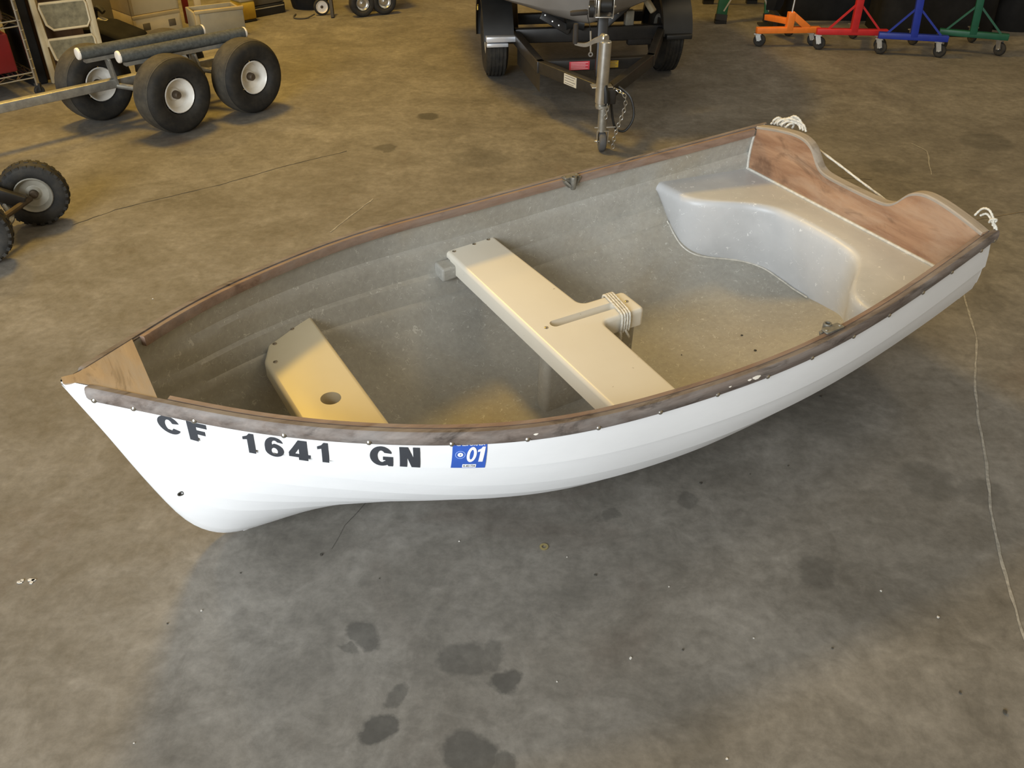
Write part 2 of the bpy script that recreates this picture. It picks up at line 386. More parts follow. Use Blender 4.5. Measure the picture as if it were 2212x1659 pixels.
def ribbon(name, pts, w, mat, z=0.0012, jitter=0.0):
    mb = MB(); pts = [Vector((p[0], p[1], 0)) for p in pts]
    # resample with slight waviness
    P = []
    for a, b in zip(pts[:-1], pts[1:]):
        n = max(2, int((b - a).length / 0.03))
        for i in range(n): P.append(a.lerp(b, i / n))
    P.append(pts[-1])
    L = []; R = []
    for i, p in enumerate(P):
        t = (P[min(i + 1, len(P) - 1)] - P[max(i - 1, 0)]).normalized(); s = Vector((-t.y, t.x, 0))
        q = p + s * random.uniform(-jitter, jitter); ww = w * random.uniform(0.45, 1.1) / 2
        L.append(q + s * ww); R.append(q - s * ww)
    rows = []
    top = [[(a.x, a.y, z), (b.x, b.y, z)] for a, b in zip(L, R)]
    mb.grid(top)
    return obj(name, mb, mat, floor, smooth=False)
ribbon('scuff_line', [(1.615, 2.80), (1.52, 2.45), (1.407, 2.201), (1.345, 2.03), (1.282, 1.832), (1.215, 1.651), (1.159, 1.462), (1.121, 1.297), (1.108, 1.235)], 0.0085, M['scuff'], jitter=0.0012)
ribbon('scuff_line', [(1.97, 4.27), (2.005, 4.16), (1.965, 4.03), (1.915, 3.86)], 0.008, M['scuff'], jitter=0.003)
ribbon('scuff_line', [(-0.73, 3.23), (-0.66, 3.41), (-0.60, 3.56)], 0.008, M['scuff'], jitter=0.002)
ribbon('floor_seam', [(1.62, 3.265), (1.732, 3.303), (1.94, 3.39), (2.148, 3.46), (2.5, 3.61)], 0.006, M['seam'], jitter=0.001)
ribbon('floor_crack', [(-1.78, 3.28), (-1.66, 3.43), (-1.55, 3.52), (-1.30, 3.70), (-1.05, 3.93), (-0.80, 4.12)], 0.004, M['crack'], jitter=0.003)
ribbon('floor_crack', [(-0.33, 1.86), (-0.37, 1.66), (-0.41, 1.58), (-0.43, 1.50)], 0.0014, M['crack'], jitter=0.002)
ribbon('floor_crack', [(0.85, 3.98), (1.30, 3.86), (1.62, 3.80)], 0.004, M['crack'], jitter=0.003)

# ------------------------------------------------------------------ the dinghy hull form (metres; u aft from the stem head, y to port, z up)
LEN = 2.27463
KB = np.array([0, .05, .12, .22, .35, .5, .68, .85, 1.]); VB = np.array([.012, 0.105012, 0.2320406, 0.3686144, 0.4841333, 0.5341307, 0.5456388, 0.5063556, 0.4537052])
KH = np.array([0, .25, .5, .75, 1.]); VH = np.array([0.5492753, 0.4774319, 0.4470531, 0.4662833, 0.5283033])
SU = np.array([0.0, .2, .5, 1.0, 1.6, LEN])
VA = np.array([0.0309393, 0.1359226, 0.5503585, 0.6829782, 1.0101247, 1.3331992]); VBB = np.array([0.946319, 0.4829748, 0.2165578, 0.9947862, 0.6789174, 0.3423280])
KU = np.array([0, .023, .049, .075, .108, .138, .158, .177, .212, .25, .30, .36, .45, .8, 1.3, 1.7, 2.1, LEN]); KZ = np.array([.545, .475, .398, .309, .207, .122, .086, .058, .026, .010, .004, .004, .01, .026, .04, .0706, .11187, .14124])
def spl(u, knots, vals):
    n = len(knots); hk = np.diff(knots); A = np.zeros((n, n)); b = np.zeros(n); A[0, 0] = A[-1, -1] = 1
    for i in range(1, n - 1):
        A[i, i - 1] = hk[i - 1]; A[i, i] = 2 * (hk[i - 1] + hk[i]); A[i, i + 1] = hk[i]
        b[i] = 6 * ((vals[i + 1] - vals[i]) / hk[i] - (vals[i] - vals[i - 1]) / hk[i - 1])
    m = np.linalg.solve(A, b); u = np.asarray(u, float)
    i = np.clip(np.searchsorted(knots, u) - 1, 0, n - 2); t = u - knots[i]; H = hk[i]
    return vals[i] + t * ((vals[i + 1] - vals[i]) / H - H * (2 * m[i] + m[i + 1]) / 6) + t * t * m[i] / 2 + t ** 3 * (m[i + 1] - m[i]) / (6 * H)
def sheer(u): return float(spl(u / LEN, KB, VB)), float(spl(u / LEN, KH, VH))
def keel(u):
    w = min(.014, max(u, 0), max(LEN - u, 0)); return float(np.mean(np.interp([u - w, u - w / 2, u, u + w / 2, u + w], KU, KZ)))
TT = np.linspace(0, 1, 70) ** 1.5
_sec = {}
def section(u):
    k = round(u, 5)
    if k not in _sec:
        a = math.exp(float(spl(u, SU, VA))); b = math.exp(float(spl(u, SU, VBB)))
        B, H = sheer(u); K = keel(u)
        g = (1 - (1 - TT) ** a) ** (1 / b)
        y = .010 + (B - .010) * g; y = np.maximum(y - .015 * TT ** 5, 0.004)
        z = K + (H - K) * TT
        y = y[::-1]; z = z[::-1]                       # from the sheer down
        arc = np.concatenate([[0], np.cumsum(np.hypot(np.diff(y), np.diff(z)))])
        _sec[k] = (y, z, arc)
    return _sec[k]
LAPS = [0, .1528, .2645, .3601, .4626, .5393, .64, .75, .87, 1.0]
def hullpt(u, g, off=0.0, lapped=True):
    """point on the outer skin at girth fraction g from the sheer; off = outward offset"""
    y, z, arc = section(u); s = g * arc[-1]
    Y = float(np.interp(s, arc, y)); Z = float(np.interp(s, arc, z))
    e = 0.004 * arc[-1]
    dy = float(np.interp(s + e, arc, y) - np.interp(s - e, arc, y)); dz = float(np.interp(s + e, arc, z) - np.interp(s - e, arc, z))
    n = math.hypot(dy, dz) or 1.0; ny, nz = -dz / n, dy / n    # outward (port, and down)
    if ny < 0 and g < 0.5: ny, nz = -ny, -nz
    if lapped:
        k = max(i for i in range(len(LAPS) - 1) if LAPS[i] <= g + 1e-9)
        fr = (g - LAPS[k]) / (LAPS[k + 1] - LAPS[k]); off = off + (.0085, .0085, .008, .007, .005, .003, 0, 0, 0)[k] * fr * min(1, max(0, (u - .04) / .35))
    return Y + ny * off, Z + nz * off
def halfbreadth(u, z):
    y, zz, arc = section(u); return float(np.interp(z, zz[::-1], y[::-1]))
def hullz(u, yy):
    y, zz, arc = section(u); return float(np.interp(yy, y[::-1], zz[::-1]))

HD, HEEL = 0.5335323, 0.0337038
dinghy = thing('dinghy', 'white rowing dinghy with grey fibreglass inside and weathered wood rails, lying on the concrete floor', 'boat', (-0.8944234, 1.4326304, 0.0), (HEEL, 0, HD))
US = np.concatenate([np.linspace(0.0, .06, 7)[:-1], np.linspace(.06, .4, 24)[:-1], np.linspace(.4, LEN, 60)])

def shell(side):
    rows = []
    for u in US:
        row = []
        for k in range(len(LAPS) - 1):
            for fr in (0.0, .33, .67, .999):
                Y, Z = hullpt(float(u), LAPS[k] + fr * (LAPS[k + 1] - LAPS[k]))
                row.append((float(u), -side * max(Y, 0.0), Z))
        row.append((float(u), 0.0, keel(u)))
        rows.append(row)
    return rows
mb = MB()
for s in (1, -1): mb.grid(shell(s))
# stem face closing both sides, transom skin
st = [r[0:] for r in (shell(1)[0], shell(-1)[0])]
mb.grid(st)
hull = obj('hull', mb, M['gel'], dinghy, angle=16)
hull['label'] = 'white lapstrake fibreglass hull with faint plank steps'
# keel strip
kp = MB()
rows = []
for u in np.linspace(0.27, LEN - .02, 50):
    k = keel(u) + .004
    rows.append([(u, -.013, k), (u, -.011, 0.0), (u, .011, 0.0), (u, .013, k)])
kp.grid(rows); kp.f.append((0, 1, 2, 3)); n0 = len(kp.v); kp.f.append((n0 - 1, n0 - 2, n0 - 3, n0 - 4))
obj('keel_strip', kp, M['gel'], dinghy)
# outer transom skin
tp = [(-hullpt(LEN, g)[0], hullpt(LEN, g)[1]) for g in np.linspace(0.16, 1, 24)] + [(hullpt(LEN, g)[0], hullpt(LEN, g)[1]) for g in np.linspace(1, 0.16, 24)]
obj('transom_skin', MB().prism(tp, LEN - .006, LEN + .004, lambda p, dd: (dd, p[0], p[1])), M['gel'], dinghy)
# small drain hole in the bow, a dark fitting set in the skin
def on_hull(u, z, off):
    y, zz, arc = section(u); s = float(np.interp(z, zz[::-1], arc[::-1])); g = s / arc[-1]
    Y, Z = hullpt(u, g, off); return Vector((u, -Y, Z))
p0 = on_hull(.150, .246, .0028); nrm = (on_hull(.150, .246, .01) - p0).normalized()
du = (on_hull(.16, .246, .0005) - p0).normalized()
mb = MB(); mb.lathe([(0, .0075), (.0012, .0075), (.0012, .005), (-.002, .004), (-.002, 0)], p0, nrm, 16)
obj('drain_hole', mb, M['dirt'], dinghy)['label'] = 'small dark drain hole in the bow'

# interior skin
def liner(side, U):
    rows = []
    for u in U:
        row = []; u = float(u)
        for k in range(len(LAPS) - 1):
            for fr in (0.04, .3, .6, .88):
                g = LAPS[k] + fr * (LAPS[k + 1] - LAPS[k])
                y, z, arc = section(u)
                s = g * arc[-1]; e = .02 * arc[-1]
                Y = float(np.interp(s, arc, y)); Z = float(np.interp(s, arc, z))
                dy = float(np.interp(s + e, arc, y) - np.interp(s - e, arc, y)); dz = float(np.interp(s + e, arc, z) - np.interp(s - e, arc, z))
                n = math.hypot(dy, dz) or 1; ny, nz = -dz / n, dy / n
                off = -.0125 + (.012, .012, .008, .003, 0, 0, 0, 0, 0)[k] * fr ** 1.6 * min(1, max(0, (u - .05) / .3))
                row.append((u, -side * max(Y + ny * off, 0.0), max(Z + nz * off, keel(u) + .012)))
        row.append((u, 0.0, keel(u) + .0125))
        rows.append(row)
    return rows
mb = MB(); UL = np.concatenate([np.linspace(.05, .4, 22)[:-1], np.linspace(.4, LEN - .012, 60)])
for s in (1, -1): mb.grid(liner(s, UL))
ln = obj('liner', mb, M['frp'], dinghy, angle=35); ln['label'] = 'bare grey fibreglass inside skin with lengthwise ridges'

# rails: cross-sections swept along the sheer, o = inboard offset from the outer top edge
def rail(side, u0, u1, prof, n=90, round_start=False):
    rows = []
    U = np.concatenate([[u0, u0 + .003, u0 + .007, u0 + .012], np.linspace(u0 + .02, u1, n)]) if round_start else np.linspace(u0, u1, n)
    for j, u in enumerate(U):
        B, H = sheer(min(u, LEN)); e = .004
        B1, _ = sheer(max(u - e, 0.001)); B2, _ = sheer(min(u + e, LEN)); sl = (B2 - B1) / (min(u + e, LEN) - max(u - e, .001))
        n_ = math.hypot(1, sl); nu, ny = -sl / n_, 1 / n_             # outward in plan
        s = 1.0
        if round_start and j < 4: s = (0.45, .80, .94, .99)[j]
        row = []
        for (o, v) in prof:
            oc = -.016 + (o + .016) * s if round_start else o
            vc = -.018 + (v + .018) * s if round_start else v
            row.append((u + nu * oc, -side * (B + ny * oc), H + vc))
        rows.append(row)
    m = MB(); m.grid(rows, closed_u=True); k = len(prof); N = len(m.v)
    m.f.append(tuple(range(k - 1, -1, -1))); m.f.append(tuple(range(N - k, N)))
    return m
OUT = [(-.0155, .0005), (-.004, .001), (-.0005, -.002), (.0018, -.012), (.001, -.027), (-.004, -.0335), (-.0155, -.034)]
INN = [(-.0325, -.025), (-.0325, -.003), (-.0305, -.0005), (-.0205, -.001), (-.0195, -.003), (-.0195, -.025)]
for side in (1, -1):
    r = obj('rub_rail', rail(side, .030, LEN + .012, OUT, round_start=True), M['rail'], dinghy, angle=40)
    w = obj('inwale', rail(side, .158, LEN - .045, INN), M['inwale'], dinghy, angle=40)
# hull edge between rub rail and inwale
for side in (1, -1):
    obj('gunwale_edge', rail(side, .02, LEN, [(-.0195, -.012), (-.0195, -.0026), (-.0158, -.0026), (-.0158, -.012)]), M['rail'], dinghy)
# breasthook
Ub = np.concatenate([[.003, .008], np.linspace(.014, .154, 13)])
m = MB(); rows = []
for u in Ub:
    b = max(sheer(max(u, 0))[0] - .0195 * min(1, max(0, u) / .03), .003); b = .004 if u < 0 else b; H = sheer(max(u, 0))[1] + .0008
    rows.append([(u, b * q / 6, H - .0005 + .002 * (1 - (q / 6) ** 2) * min(1, b / .06)) for q in range(-6, 7)])
m.grid(rows); n1 = len(m.v); w_ = 13
low = [[(p[0] + .012 * max(0, 1 - p[0] / .05), p[1] * (.97 - .5 * max(0, 1 - p[0] / .05)), p[2] - .02) for p in r] for r in rows]; m.grid(low)
for j in range(len(rows) - 1):
    for kk in (0, w_ - 1): m.f.append((j * w_ + kk, (j + 1) * w_ + kk, n1 + (j + 1) * w_ + kk, n1 + j * w_ + kk))
last = (len(rows) - 1) * w_
for kk in range(w_ - 1):
    m.f.append((last + kk, last + kk + 1, n1 + last + kk + 1, n1 + last + kk)); m.f.append((kk, kk + 1, n1 + kk + 1, n1 + kk))
obj('breasthook', m, M['breast'], dinghy)['label'] = 'triangular wooden breasthook with dark stains at the bow'
# bolts along both rub rails
BOLT = MB().lathe([(0, .0058), (.0012, .0058), (.0032, .0042), (.0042, .0018), (.0044, 0)], (0, 0, 0), (0, 0, 1), 12)
bolt_me = None
for side in (1, -1):
    for u in (.046, .108, .203, .346, .489, .637, .784, .938, 1.088, 1.239, 1.382, 1.52, 1.664, 1.80, 1.941, 2.07, 2.21, 2.275):
        B, H = sheer(min(u, LEN)); sl = (sheer(min(u + .004, LEN))[0] - sheer(u - .004)[0]) / .008
        nv = Vector((-sl, -side, -.10)).normalized()
        pos = Vector((u, -side * B, H - .026)) + nv * .0004
        if bolt_me is None:
            b_ = obj('bolt', BOLT, M['steel'], dinghy); bolt_me = b_.data
        else:
            b_ = bpy.data.objects.new('bolt', bolt_me); C.objects.link(b_); b_.parent = dinghy
        b_.location = pos; b_.rotation_euler = nv.to_track_quat('Z', 'Y').to_euler()

for (u, w_) in ((1.345, .012), (1.325, .006), (.80, .005), (1.27, .004)):
    B, H = sheer(u); sl = (sheer(u + .004)[0] - sheer(u - .004)[0]) / .008; tg = Vector((1, -sl, 0)).normalized(); nv = Vector((-sl, -1, .25)).normalized(); c_ = Vector((u, -B, H - .014)) + nv * .0022; q_ = nv.cross(tg)
    obj('bare_chip', MB().add([c_ + tg * w_ * math.cos(a) * (1 + .3 * math.sin(3 * a)) + q_ * w_ * .42 * math.sin(a) for a in np.linspace(0, 2 * PI, 11)[:-1]] + [c_ + nv * .0006], [(i, (i + 1) % 10, 10) for i in range(10)]), M['cap'], dinghy)
# transom board with sculling notch
half = [(.436, .527), (.40, .536), (.355, .546), (.31, .554), (.27, .5585), (.238, .558), (.21, .551), (.188, .538), (.172, .520), (.158, .503), (.140, .489), (.115, .481), (.07, .478), (.0, .477)]
def dense(P, n=4):
    out = []
    for i in range(len(P) - 1):
        p0, p1, p2, p3 = P[max(i - 1, 0)], P[i], P[i + 1], P[min(i + 2, len(P) - 1)]
        for k in range(n):
            t = k / n
            out.append(tuple(.5 * (2 * b + (c - a) * t + (2 * a - 5 * b + 4 * c - d) * t * t + (3 * b - a - 3 * c + d) * t ** 3) for a, b, c, d in zip(p0, p1, p2, p3)))
    return out + [P[-1]]
half = dense(half)
top = [(-y, z) for y, z in half] + [(y, z) for y, z in half[::-1][1:]]
side_r = []
for z in (.505, .47, .44, .41, .38, .362): side_r.append((halfbreadth(LEN - .02, z) - .010, z))
poly = top + side_r + [(-y, z) for y, z in side_r[::-1]]
tb = MB().prism(poly, LEN - .040, LEN - .008, lambda p, dd: (dd, p[0], p[1]))
obj('transom_board', tb, M['transom'], dinghy, smooth=True, bevel=.004)['label'] = 'wooden transom board with two humps and a sculling notch'
# weathered cap along the top of the board on each hump
rows = []
for (y, z) in top:
    rows.append([(LEN - .0405, y, z - .008), (LEN - .0412, y, z - .0018), (LEN - .038, y, z + .0012), (LEN - .010, y, z + .0012), (LEN - .006, y, z - .002), (LEN - .007, y, z - .014)])
m = MB(); m.grid(rows); obj('transom_cap', m, M['greywood'], dinghy)['label'] = 'greyed worn top edge of the transom board'

# stern seat: top with an S-curved front that falls to the sole
SY = np.array([0, .075, .15, .18, .21, .24, .265, .29, .32, .36, .42, .48, .53]); SX = np.array([2.108, 2.107, 2.097, 2.085, 2.064, 2.03, 1.99, 1.945, 1.908, 1.888, 1.884, 1.878, 1.870])
ZS = .376
def ufront(y): return float(np.interp(abs(y), SY, SX))
def ufs(y):
    return sum(ufront(y + dy) for dy in (-.014, -.007, 0, .007, .014)) / 5
def inner_hb(u, z): return halfbreadth(u, z) - .006
cols = []
for q in np.linspace(-1, 1, 81):
    col = []; y = q * .482; u0 = ufs(y); R_ = .022
    for fr in np.linspace(0, 1, 14):
        u = (LEN - .039) + (u0 + R_ - (LEN - .039)) * fr
        col.append((u, -q * inner_hb(u, ZS), ZS))
    for a in (18, 36, 54, 72, 90):
        ra = math.radians(a); u = u0 + R_ - R_ * math.sin(ra); z = ZS - R_ * (1 - math.cos(ra))
        col.append((u, -q * inner_hb(u, z), z))
    yq = abs(q) * inner_hb(u0, ZS - R_)
    zbot = min(ZS - R_, max(hullz(u0 + .02, min(yq, halfbreadth(u0, .36) - .002)), keel(u0)) + .004)
    for fr in np.linspace(0.08, 1, 12):
        z = (ZS - R_) + (zbot - (ZS - R_)) * fr; u = u0 + .028 * fr ** 1.5
        hb_ = inner_hb(u, max(z, keel(u) + .02)); yy = max(-hb_, min(hb_, q * inner_hb(u0, ZS - R_)))
        col.append((u, -yy, z))
    cols.append(col)
m = MB(); m.grid(cols)
obj('stern_seat', m, M['seat'], dinghy, angle=60)['label'] = 'moulded grey stern seat with S-curved front'
# pale bead where the seat front meets the sole
pth = []
for y in np.linspace(-.44, .02, 44):
    u0 = ufs(y) + .024; zb = max(hullz(u0, min(abs(y), .49)) + .0125, keel(u0) + .015); pth.append((u0 - .004, -y, zb + .001))
obj('seat_bead', MB().tube(pth, .003, 6), M['bead'], dinghy)

pth = [(LEN - .042, q * (halfbreadth(LEN - .04, ZS) - .008), ZS + .002) for q in np.linspace(-1, 1, 24)]
obj('resin_fillet', MB().tube(pth, .0055, 6), M['bead'], dinghy)
for s in (1, -1):
    pth = [(LEN - .042, s * (halfbreadth(LEN - .04, z) - .012), z) for z in np.linspace(ZS, .497, 8)]
    obj('resin_fillet', MB().tube(pth, .0045, 6), M['bead'], dinghy)
# thwarts --------------------------------------------------------
def fillet(poly, radii, n=6):
    out = []; N = len(poly)
    for i in range(N):
        p = Vector(poly[i]); a = Vector(poly[i - 1]); b = Vector(poly[(i + 1) % N]); r = radii[i]
        if r <= 0: out.append(tuple(p)); continue
        d1 = (a - p).normalized(); d2 = (b - p).normalized(); ang = d1.angle(d2)
        tl = r / math.tan(ang / 2); p1 = p + d1 * tl; p2 = p + d2 * tl
        cdir = (d1 + d2).normalized(); cc = p + cdir * (r / math.sin(ang / 2))
        a1 = math.atan2(p1.y - cc.y, p1.x - cc.x); a2 = math.atan2(p2.y - cc.y, p2.x - cc.x)
        dlt = (a2 - a1 + PI) % (2 * PI) - PI
        for k in range(n + 1):
            t = a1 + dlt * k / n; out.append((cc.x + r * math.cos(t), cc.y + r * math.sin(t)))
    return out
def slab(name, poly, z0, z1, rad, cutters, mat, parent, end_y):
    """plan outline extruded, upper edge rounded, holes cut; poly in (u, y_port)"""
    poly = [(p[0], -p[1]) for p in poly]
    bm = bmesh.new(); vs = [bm.verts.new((x, y, z0)) for x, y in poly]
    f = bm.faces.new(vs); ex = bmesh.ops.extrude_face_region(bm, geom=[f])
    tv = [e for e in ex['geom'] if isinstance(e, bmesh.types.BMVert)]
    for v_ in tv: v_.co.z = z1
    bmesh.ops.recalc_face_normals(bm, faces=bm.faces)
    te = [e for e in bm.edges if abs(e.verts[0].co.z - z1) < 1e-6 and abs(e.verts[1].co.z - z1) < 1e-6]
    bmesh.ops.recalc_face_normals(bm, faces=bm.faces)
    bmesh.ops.bevel(bm, geom=te, offset=rad, segments=5, profile=0.5, affect='EDGES', clamp_overlap=True)
    bmesh.ops.remove_doubles(bm, verts=bm.verts, dist=1e-5); bmesh.ops.dissolve_degenerate(bm, edges=bm.edges, dist=1e-5)
    bmesh.ops.recalc_face_normals(bm, faces=bm.faces)
    if bm.calc_volume(signed=True) < 0: bmesh.ops.reverse_faces(bm, faces=bm.faces)
    me = bpy.data.meshes.new(name); bm.to_mesh(me); bm.free()
    o = bpy.data.objects.new(name, me); C.objects.link(o)
    cut_objs = []
    for (cpoly, cz) in cutters:
        cm = MB().prism([(p[0], -p[1]) for p in cpoly], cz, z1 + .05, lambda p, dd: (p[0], p[1], dd))
        cme = bpy.data.meshes.new('cut'); cme.from_pydata(cm.v, [], cm.f); finish_mesh(cme, False)
        b2 = bmesh.new(); b2.from_mesh(cme)
        if b2.calc_volume(signed=True) < 0: bmesh.ops.reverse_faces(b2, faces=b2.faces)
        b2.to_mesh(cme); b2.free()
        co = bpy.data.objects.new('cut', cme); C.objects.link(co); cut_objs.append(co)
        md = o.modifiers.new('hole', 'BOOLEAN'); md.operation = 'DIFFERENCE'; md.object = co; md.solver = 'EXACT'
    if cut_objs:
        dg = bpy.context.evaluated_depsgraph_get(); ev = o.evaluated_get(dg)
        nm = bpy.data.meshes.new_from_object(ev); o.modifiers.clear(); o.data = nm
        for co in cut_objs:
            cme = co.data; bpy.data.objects.remove(co); bpy.data.meshes.remove(cme)
    me = o.data
    for v_ in me.vertices:
        if v_.co.z < z1 - rad - 1e-4 and abs(v_.co.y) > end_y: v_.co.z = z1 - rad - .004
        hb_ = halfbreadth(v_.co.x, v_.co.z) - .009
        if abs(v_.co.y) > hb_: v_.co.y = math.copysign(hb_, v_.co.y)
    me.polygons.foreach_set('use_smooth', [True] * len(me.polygons)); me.set_sharp_from_angle(angle=math.radians(38))
    me.materials.clear(); me.materials.append(mat); o.parent = parent; MW[o.name] = MW[parent.name]
    return o
ZT = .316
# main thwart: plank across the boat with a tongue running aft, one moulded piece
tw = [(1.094, .505), (1.094, .474), (1.094, .462), (1.094, -.462), (1.094, -.474), (1.094, -.505), (1.125, -.516), (1.272, -.527), (1.2725, -.474), (1.273, -.462), (1.287, -.060), (1.432, -.060), (1.432, .046), (1.287, .046), (1.273, .462), (1.2725, .474), (1.272, .527), (1.125, .516)]
tw = fillet(tw, [.012, 0, 0, 0, 0, .012, 0, .012, 0, 0, .022, .016, .016, .022, 0, 0, .012, 0])
slot = [(1.155, -.022), (1.372, -.022), (1.372, .008), (1.155, .008)]
slot = fillet(slot, [.0145] * 4, 8)
main_thwart = slab('thwart', tw, ZT - .052, ZT, .014, [(slot, ZT - .042)], M['cream'], dinghy, .47)
main_thwart['label'] = 'cream T-shaped middle thwart with a slotted tongue'
# fore thwart with mast hole
ft = [(.442, .222), (.442, -.222), (.474, -.290), (.603, -.376), (.618, -.370), (.618, .370), (.603, .376), (.474, .290)]
ft = fillet(ft, [.05, .05, .02, .010, .010, .010, .010, .02])
hole = [(.533 + .0245 * math.cos(a), .0245 * math.sin(a)) for a in np.linspace(0, 2 * PI, 29)[:-1]]
fore_thwart = slab('thwart', ft, .262, .306, .020, [(hole, .20)], M['yellowed'], dinghy, .9)
fore_thwart['label'] = 'yellowed fore thwart with a round mast hole'
# mast step tube under the hole
ms = MB(); ms.lathe([(0, .034), (.235, .034), (.235, .026), (.02, .026), (.02, 0)], (.533, 0, keel(.533) + .008), (0, 0, 1), 24)
obj('mast_step', ms, M['frp'], dinghy)
# blocks glued to the sides under the thwart ends
for s in (1, -1):
    blk = MB()
    for uu in (1.075, 1.25):
        hb_ = halfbreadth(uu, .28)
        blk = MB(); pl_ = [(uu - .026, hb_ - .062), (uu + .03, hb_ - .058), (uu + .03, hb_ - .004), (uu - .026, hb_ - .004)]
        obj('thwart_bracket', blk.prism(pl_, .252, .296 if uu < 1.1 else .268, lambda p, dd: (p[0], -s * p[1], dd)), M['frp'], dinghy, bevel=.007, seg=3)
# daggerboard trunk under the tongue
tr = fillet([(1.128, -.026), (1.42, -.026), (1.42, .026), (1.128, .026)], [.018, .008, .008, .018])
obj('daggerboard_trunk', MB().prism([(p[0], -p[1]) for p in tr], keel(1.25) + .006, ZT - .05, lambda p, dd: (p[0], p[1], dd)), M['frp'], dinghy, angle=40)['label'] = 'grey daggerboard trunk below the middle thwart'
# screws
SC = MB().lathe([(0, .0056), (.0010, .0056), (.0022, .0038), (.0024, .0016), (.0010, .0010), (.0010, 0)], (0, 0, 0), (0, 0, 1), 12)
sc_me = None
def screw(u, y, z, parent):
    global sc_me
    if sc_me is None:
        o = obj('screw', SC, M['screw'], parent); sc_me = o.data
    else:
        o = bpy.data.objects.new('screw', sc_me); C.objects.link(o); o.parent = parent
    o.location = (u, -y, z); return o
for s in (1, -1):
    for (u, y) in ((1.115, .488), (1.190, .500), (1.243, .506)): screw(u, s * y, ZT, main_thwart)
    for (u, y) in ((.552, .328), (.490, .283), (.466, .205)): screw(u, s * y, .306, fore_thwart)
screw(1.137, 0, ZT, main_thwart); screw(1.405, -.006, ZT, main_thwart)

# oarlock sockets
def oarlock(u, side):
    m = MB(); B, H = sheer(u); o_ = B - .034
    def W(du, dy, dz): return (u + du, -side * (o_ + dy), H + dz)
    m.prism([(-.034, -.003), (.034, -.003), (.022, -.010), (-.022, -.010)], -.004, -.004 + .0, lambda p, dd: W(p[0], p[1], dd)) if False else None
    # side plate, flanged top and socket boss
    m.prism([(-.034, -.001), (-.027, -.016), (-.012, -.030), (.012, -.030), (.027, -.016), (.034, -.001)], -.006, .002, lambda p, dd: W(p[0], dd, p[1]))
    m.prism(fillet([(-.030, .016), (.030, .016), (.026, -.006), (-.026, -.006)], [.004] * 4, 3), .0005, .005, lambda p, dd: W(p[0], p[1], dd))
    m.lathe([(-.034, 0), (-.034, .0075), (-.030, .0095), (.004, .0105), (.008, .0095), (.008, .0062), (-.01, .006), (-.01, 0)], W(0, -.012, 0), (0, 0, 1), 16)
    for sx in (-1, 1):
        m.bar(W(sx * .026, -.004, -.004), W(sx * .009, -.014, -.022), .006, .006)
        m.lathe([(0, .0042), (.0016, .0034), (.002, 0)], W(sx * .022, .006, .005), (0, 0, 1), 8)
    o = obj('oarlock_socket', m, M['cast'], dinghy, angle=40); o['label'] = 'dull metal oarlock socket'
oarlock(1.545, -1); oarlock(1.612, 1)

# ------------------------------------------------------------------ registration letters and sticker on the port bow
def arc(cx, cy, rx, ry, a0, a1, n=14):
    return [(cx + rx * math.cos(math.radians(a0 + (a1 - a0) * i / n)), cy + ry * math.sin(math.radians(a0 + (a1 - a0) * i / n))) for i in range(n + 1)]
def glyph(ch):
    if ch == 'F': return [[[(0, 0), (.42, 0), (.42, .40), (.82, .40), (.82, .62), (.42, .62), (.42, .78), (.95, .78), (.95, 1), (0, 1)]]]
    if ch == '1': return [[[(.32, 0), (.86, 0), (.86, 1), (.52, 1), (.34, .88), (0, .80), (0, .66), (.32, .70)]]]
    if ch == '4': return [[[(.46, 0), (.92, 0), (.92, .14), (1.04, .14), (1.04, .32), (.92, .32), (.92, 1), (.50, 1), (0, .36), (0, .14), (.46, .14)], [(.30, .32), (.50, .60), (.50, .32)]]]
    if ch == 'N': return [[[(0, 0), (.36, 0), (.36, .50), (.58, 0), (1, 0), (1, 1), (.66, 1), (.66, .50), (.42, 1), (0, 1)]]]
    if ch == 'C': return [[arc(.5, .5, .5, .5, 22, 338, 26)[:-1] + [(.963, .31), (.70, .36)] + arc(.5, .5, .17, .30, 330, 30, 18) + [(.68, .62), (.963, .69)]]]
    if ch == 'G':
        a = arc(.5, .5, .5, .5, 28, 300, 24); b = arc(.5, .5, .17, .30, 310, 40, 16)
        return [[a + [(.80, .0), (1.0, 0), (1.0, .50), (.56, .50), (.56, .32), (.66, .32), (.66, .26)] + b + [(.94, .66)]]]
    if ch == '6':
        outer = arc(.5, .34, .5, .34, -180, 90, 24) + [(.40, .62), (.40, .72)] + arc(.56, .74, .14, .10, 170, 20, 6) + [(1.0, .74)] + arc(.52, .70, .48, .30, 20, 110, 8) + arc(.5, .5, .5, .5, 118, 180, 8)
        return [[outer, arc(.5, .30, .17, .17, 0, 360, 16)[:-1]]]
    if ch == '0': return [[arc(.5, .5, .5, .5, 0, 360, 32)[:-1], arc(.5, .5, .20, .32, 0, 360, 24)[:-1]]]
    return []
def flat_mesh(polys):
    V = []; F = []
    for rings in polys:
        rr = [[Vector((x, y, 0)) for x, y in ring] for ring in rings]
        n = len(V); V += [p for ring in rr for p in ring]
        F += [tuple(i + n for i in tr_) for tr_ in tessellate_polygon(rr)]
    return V, F
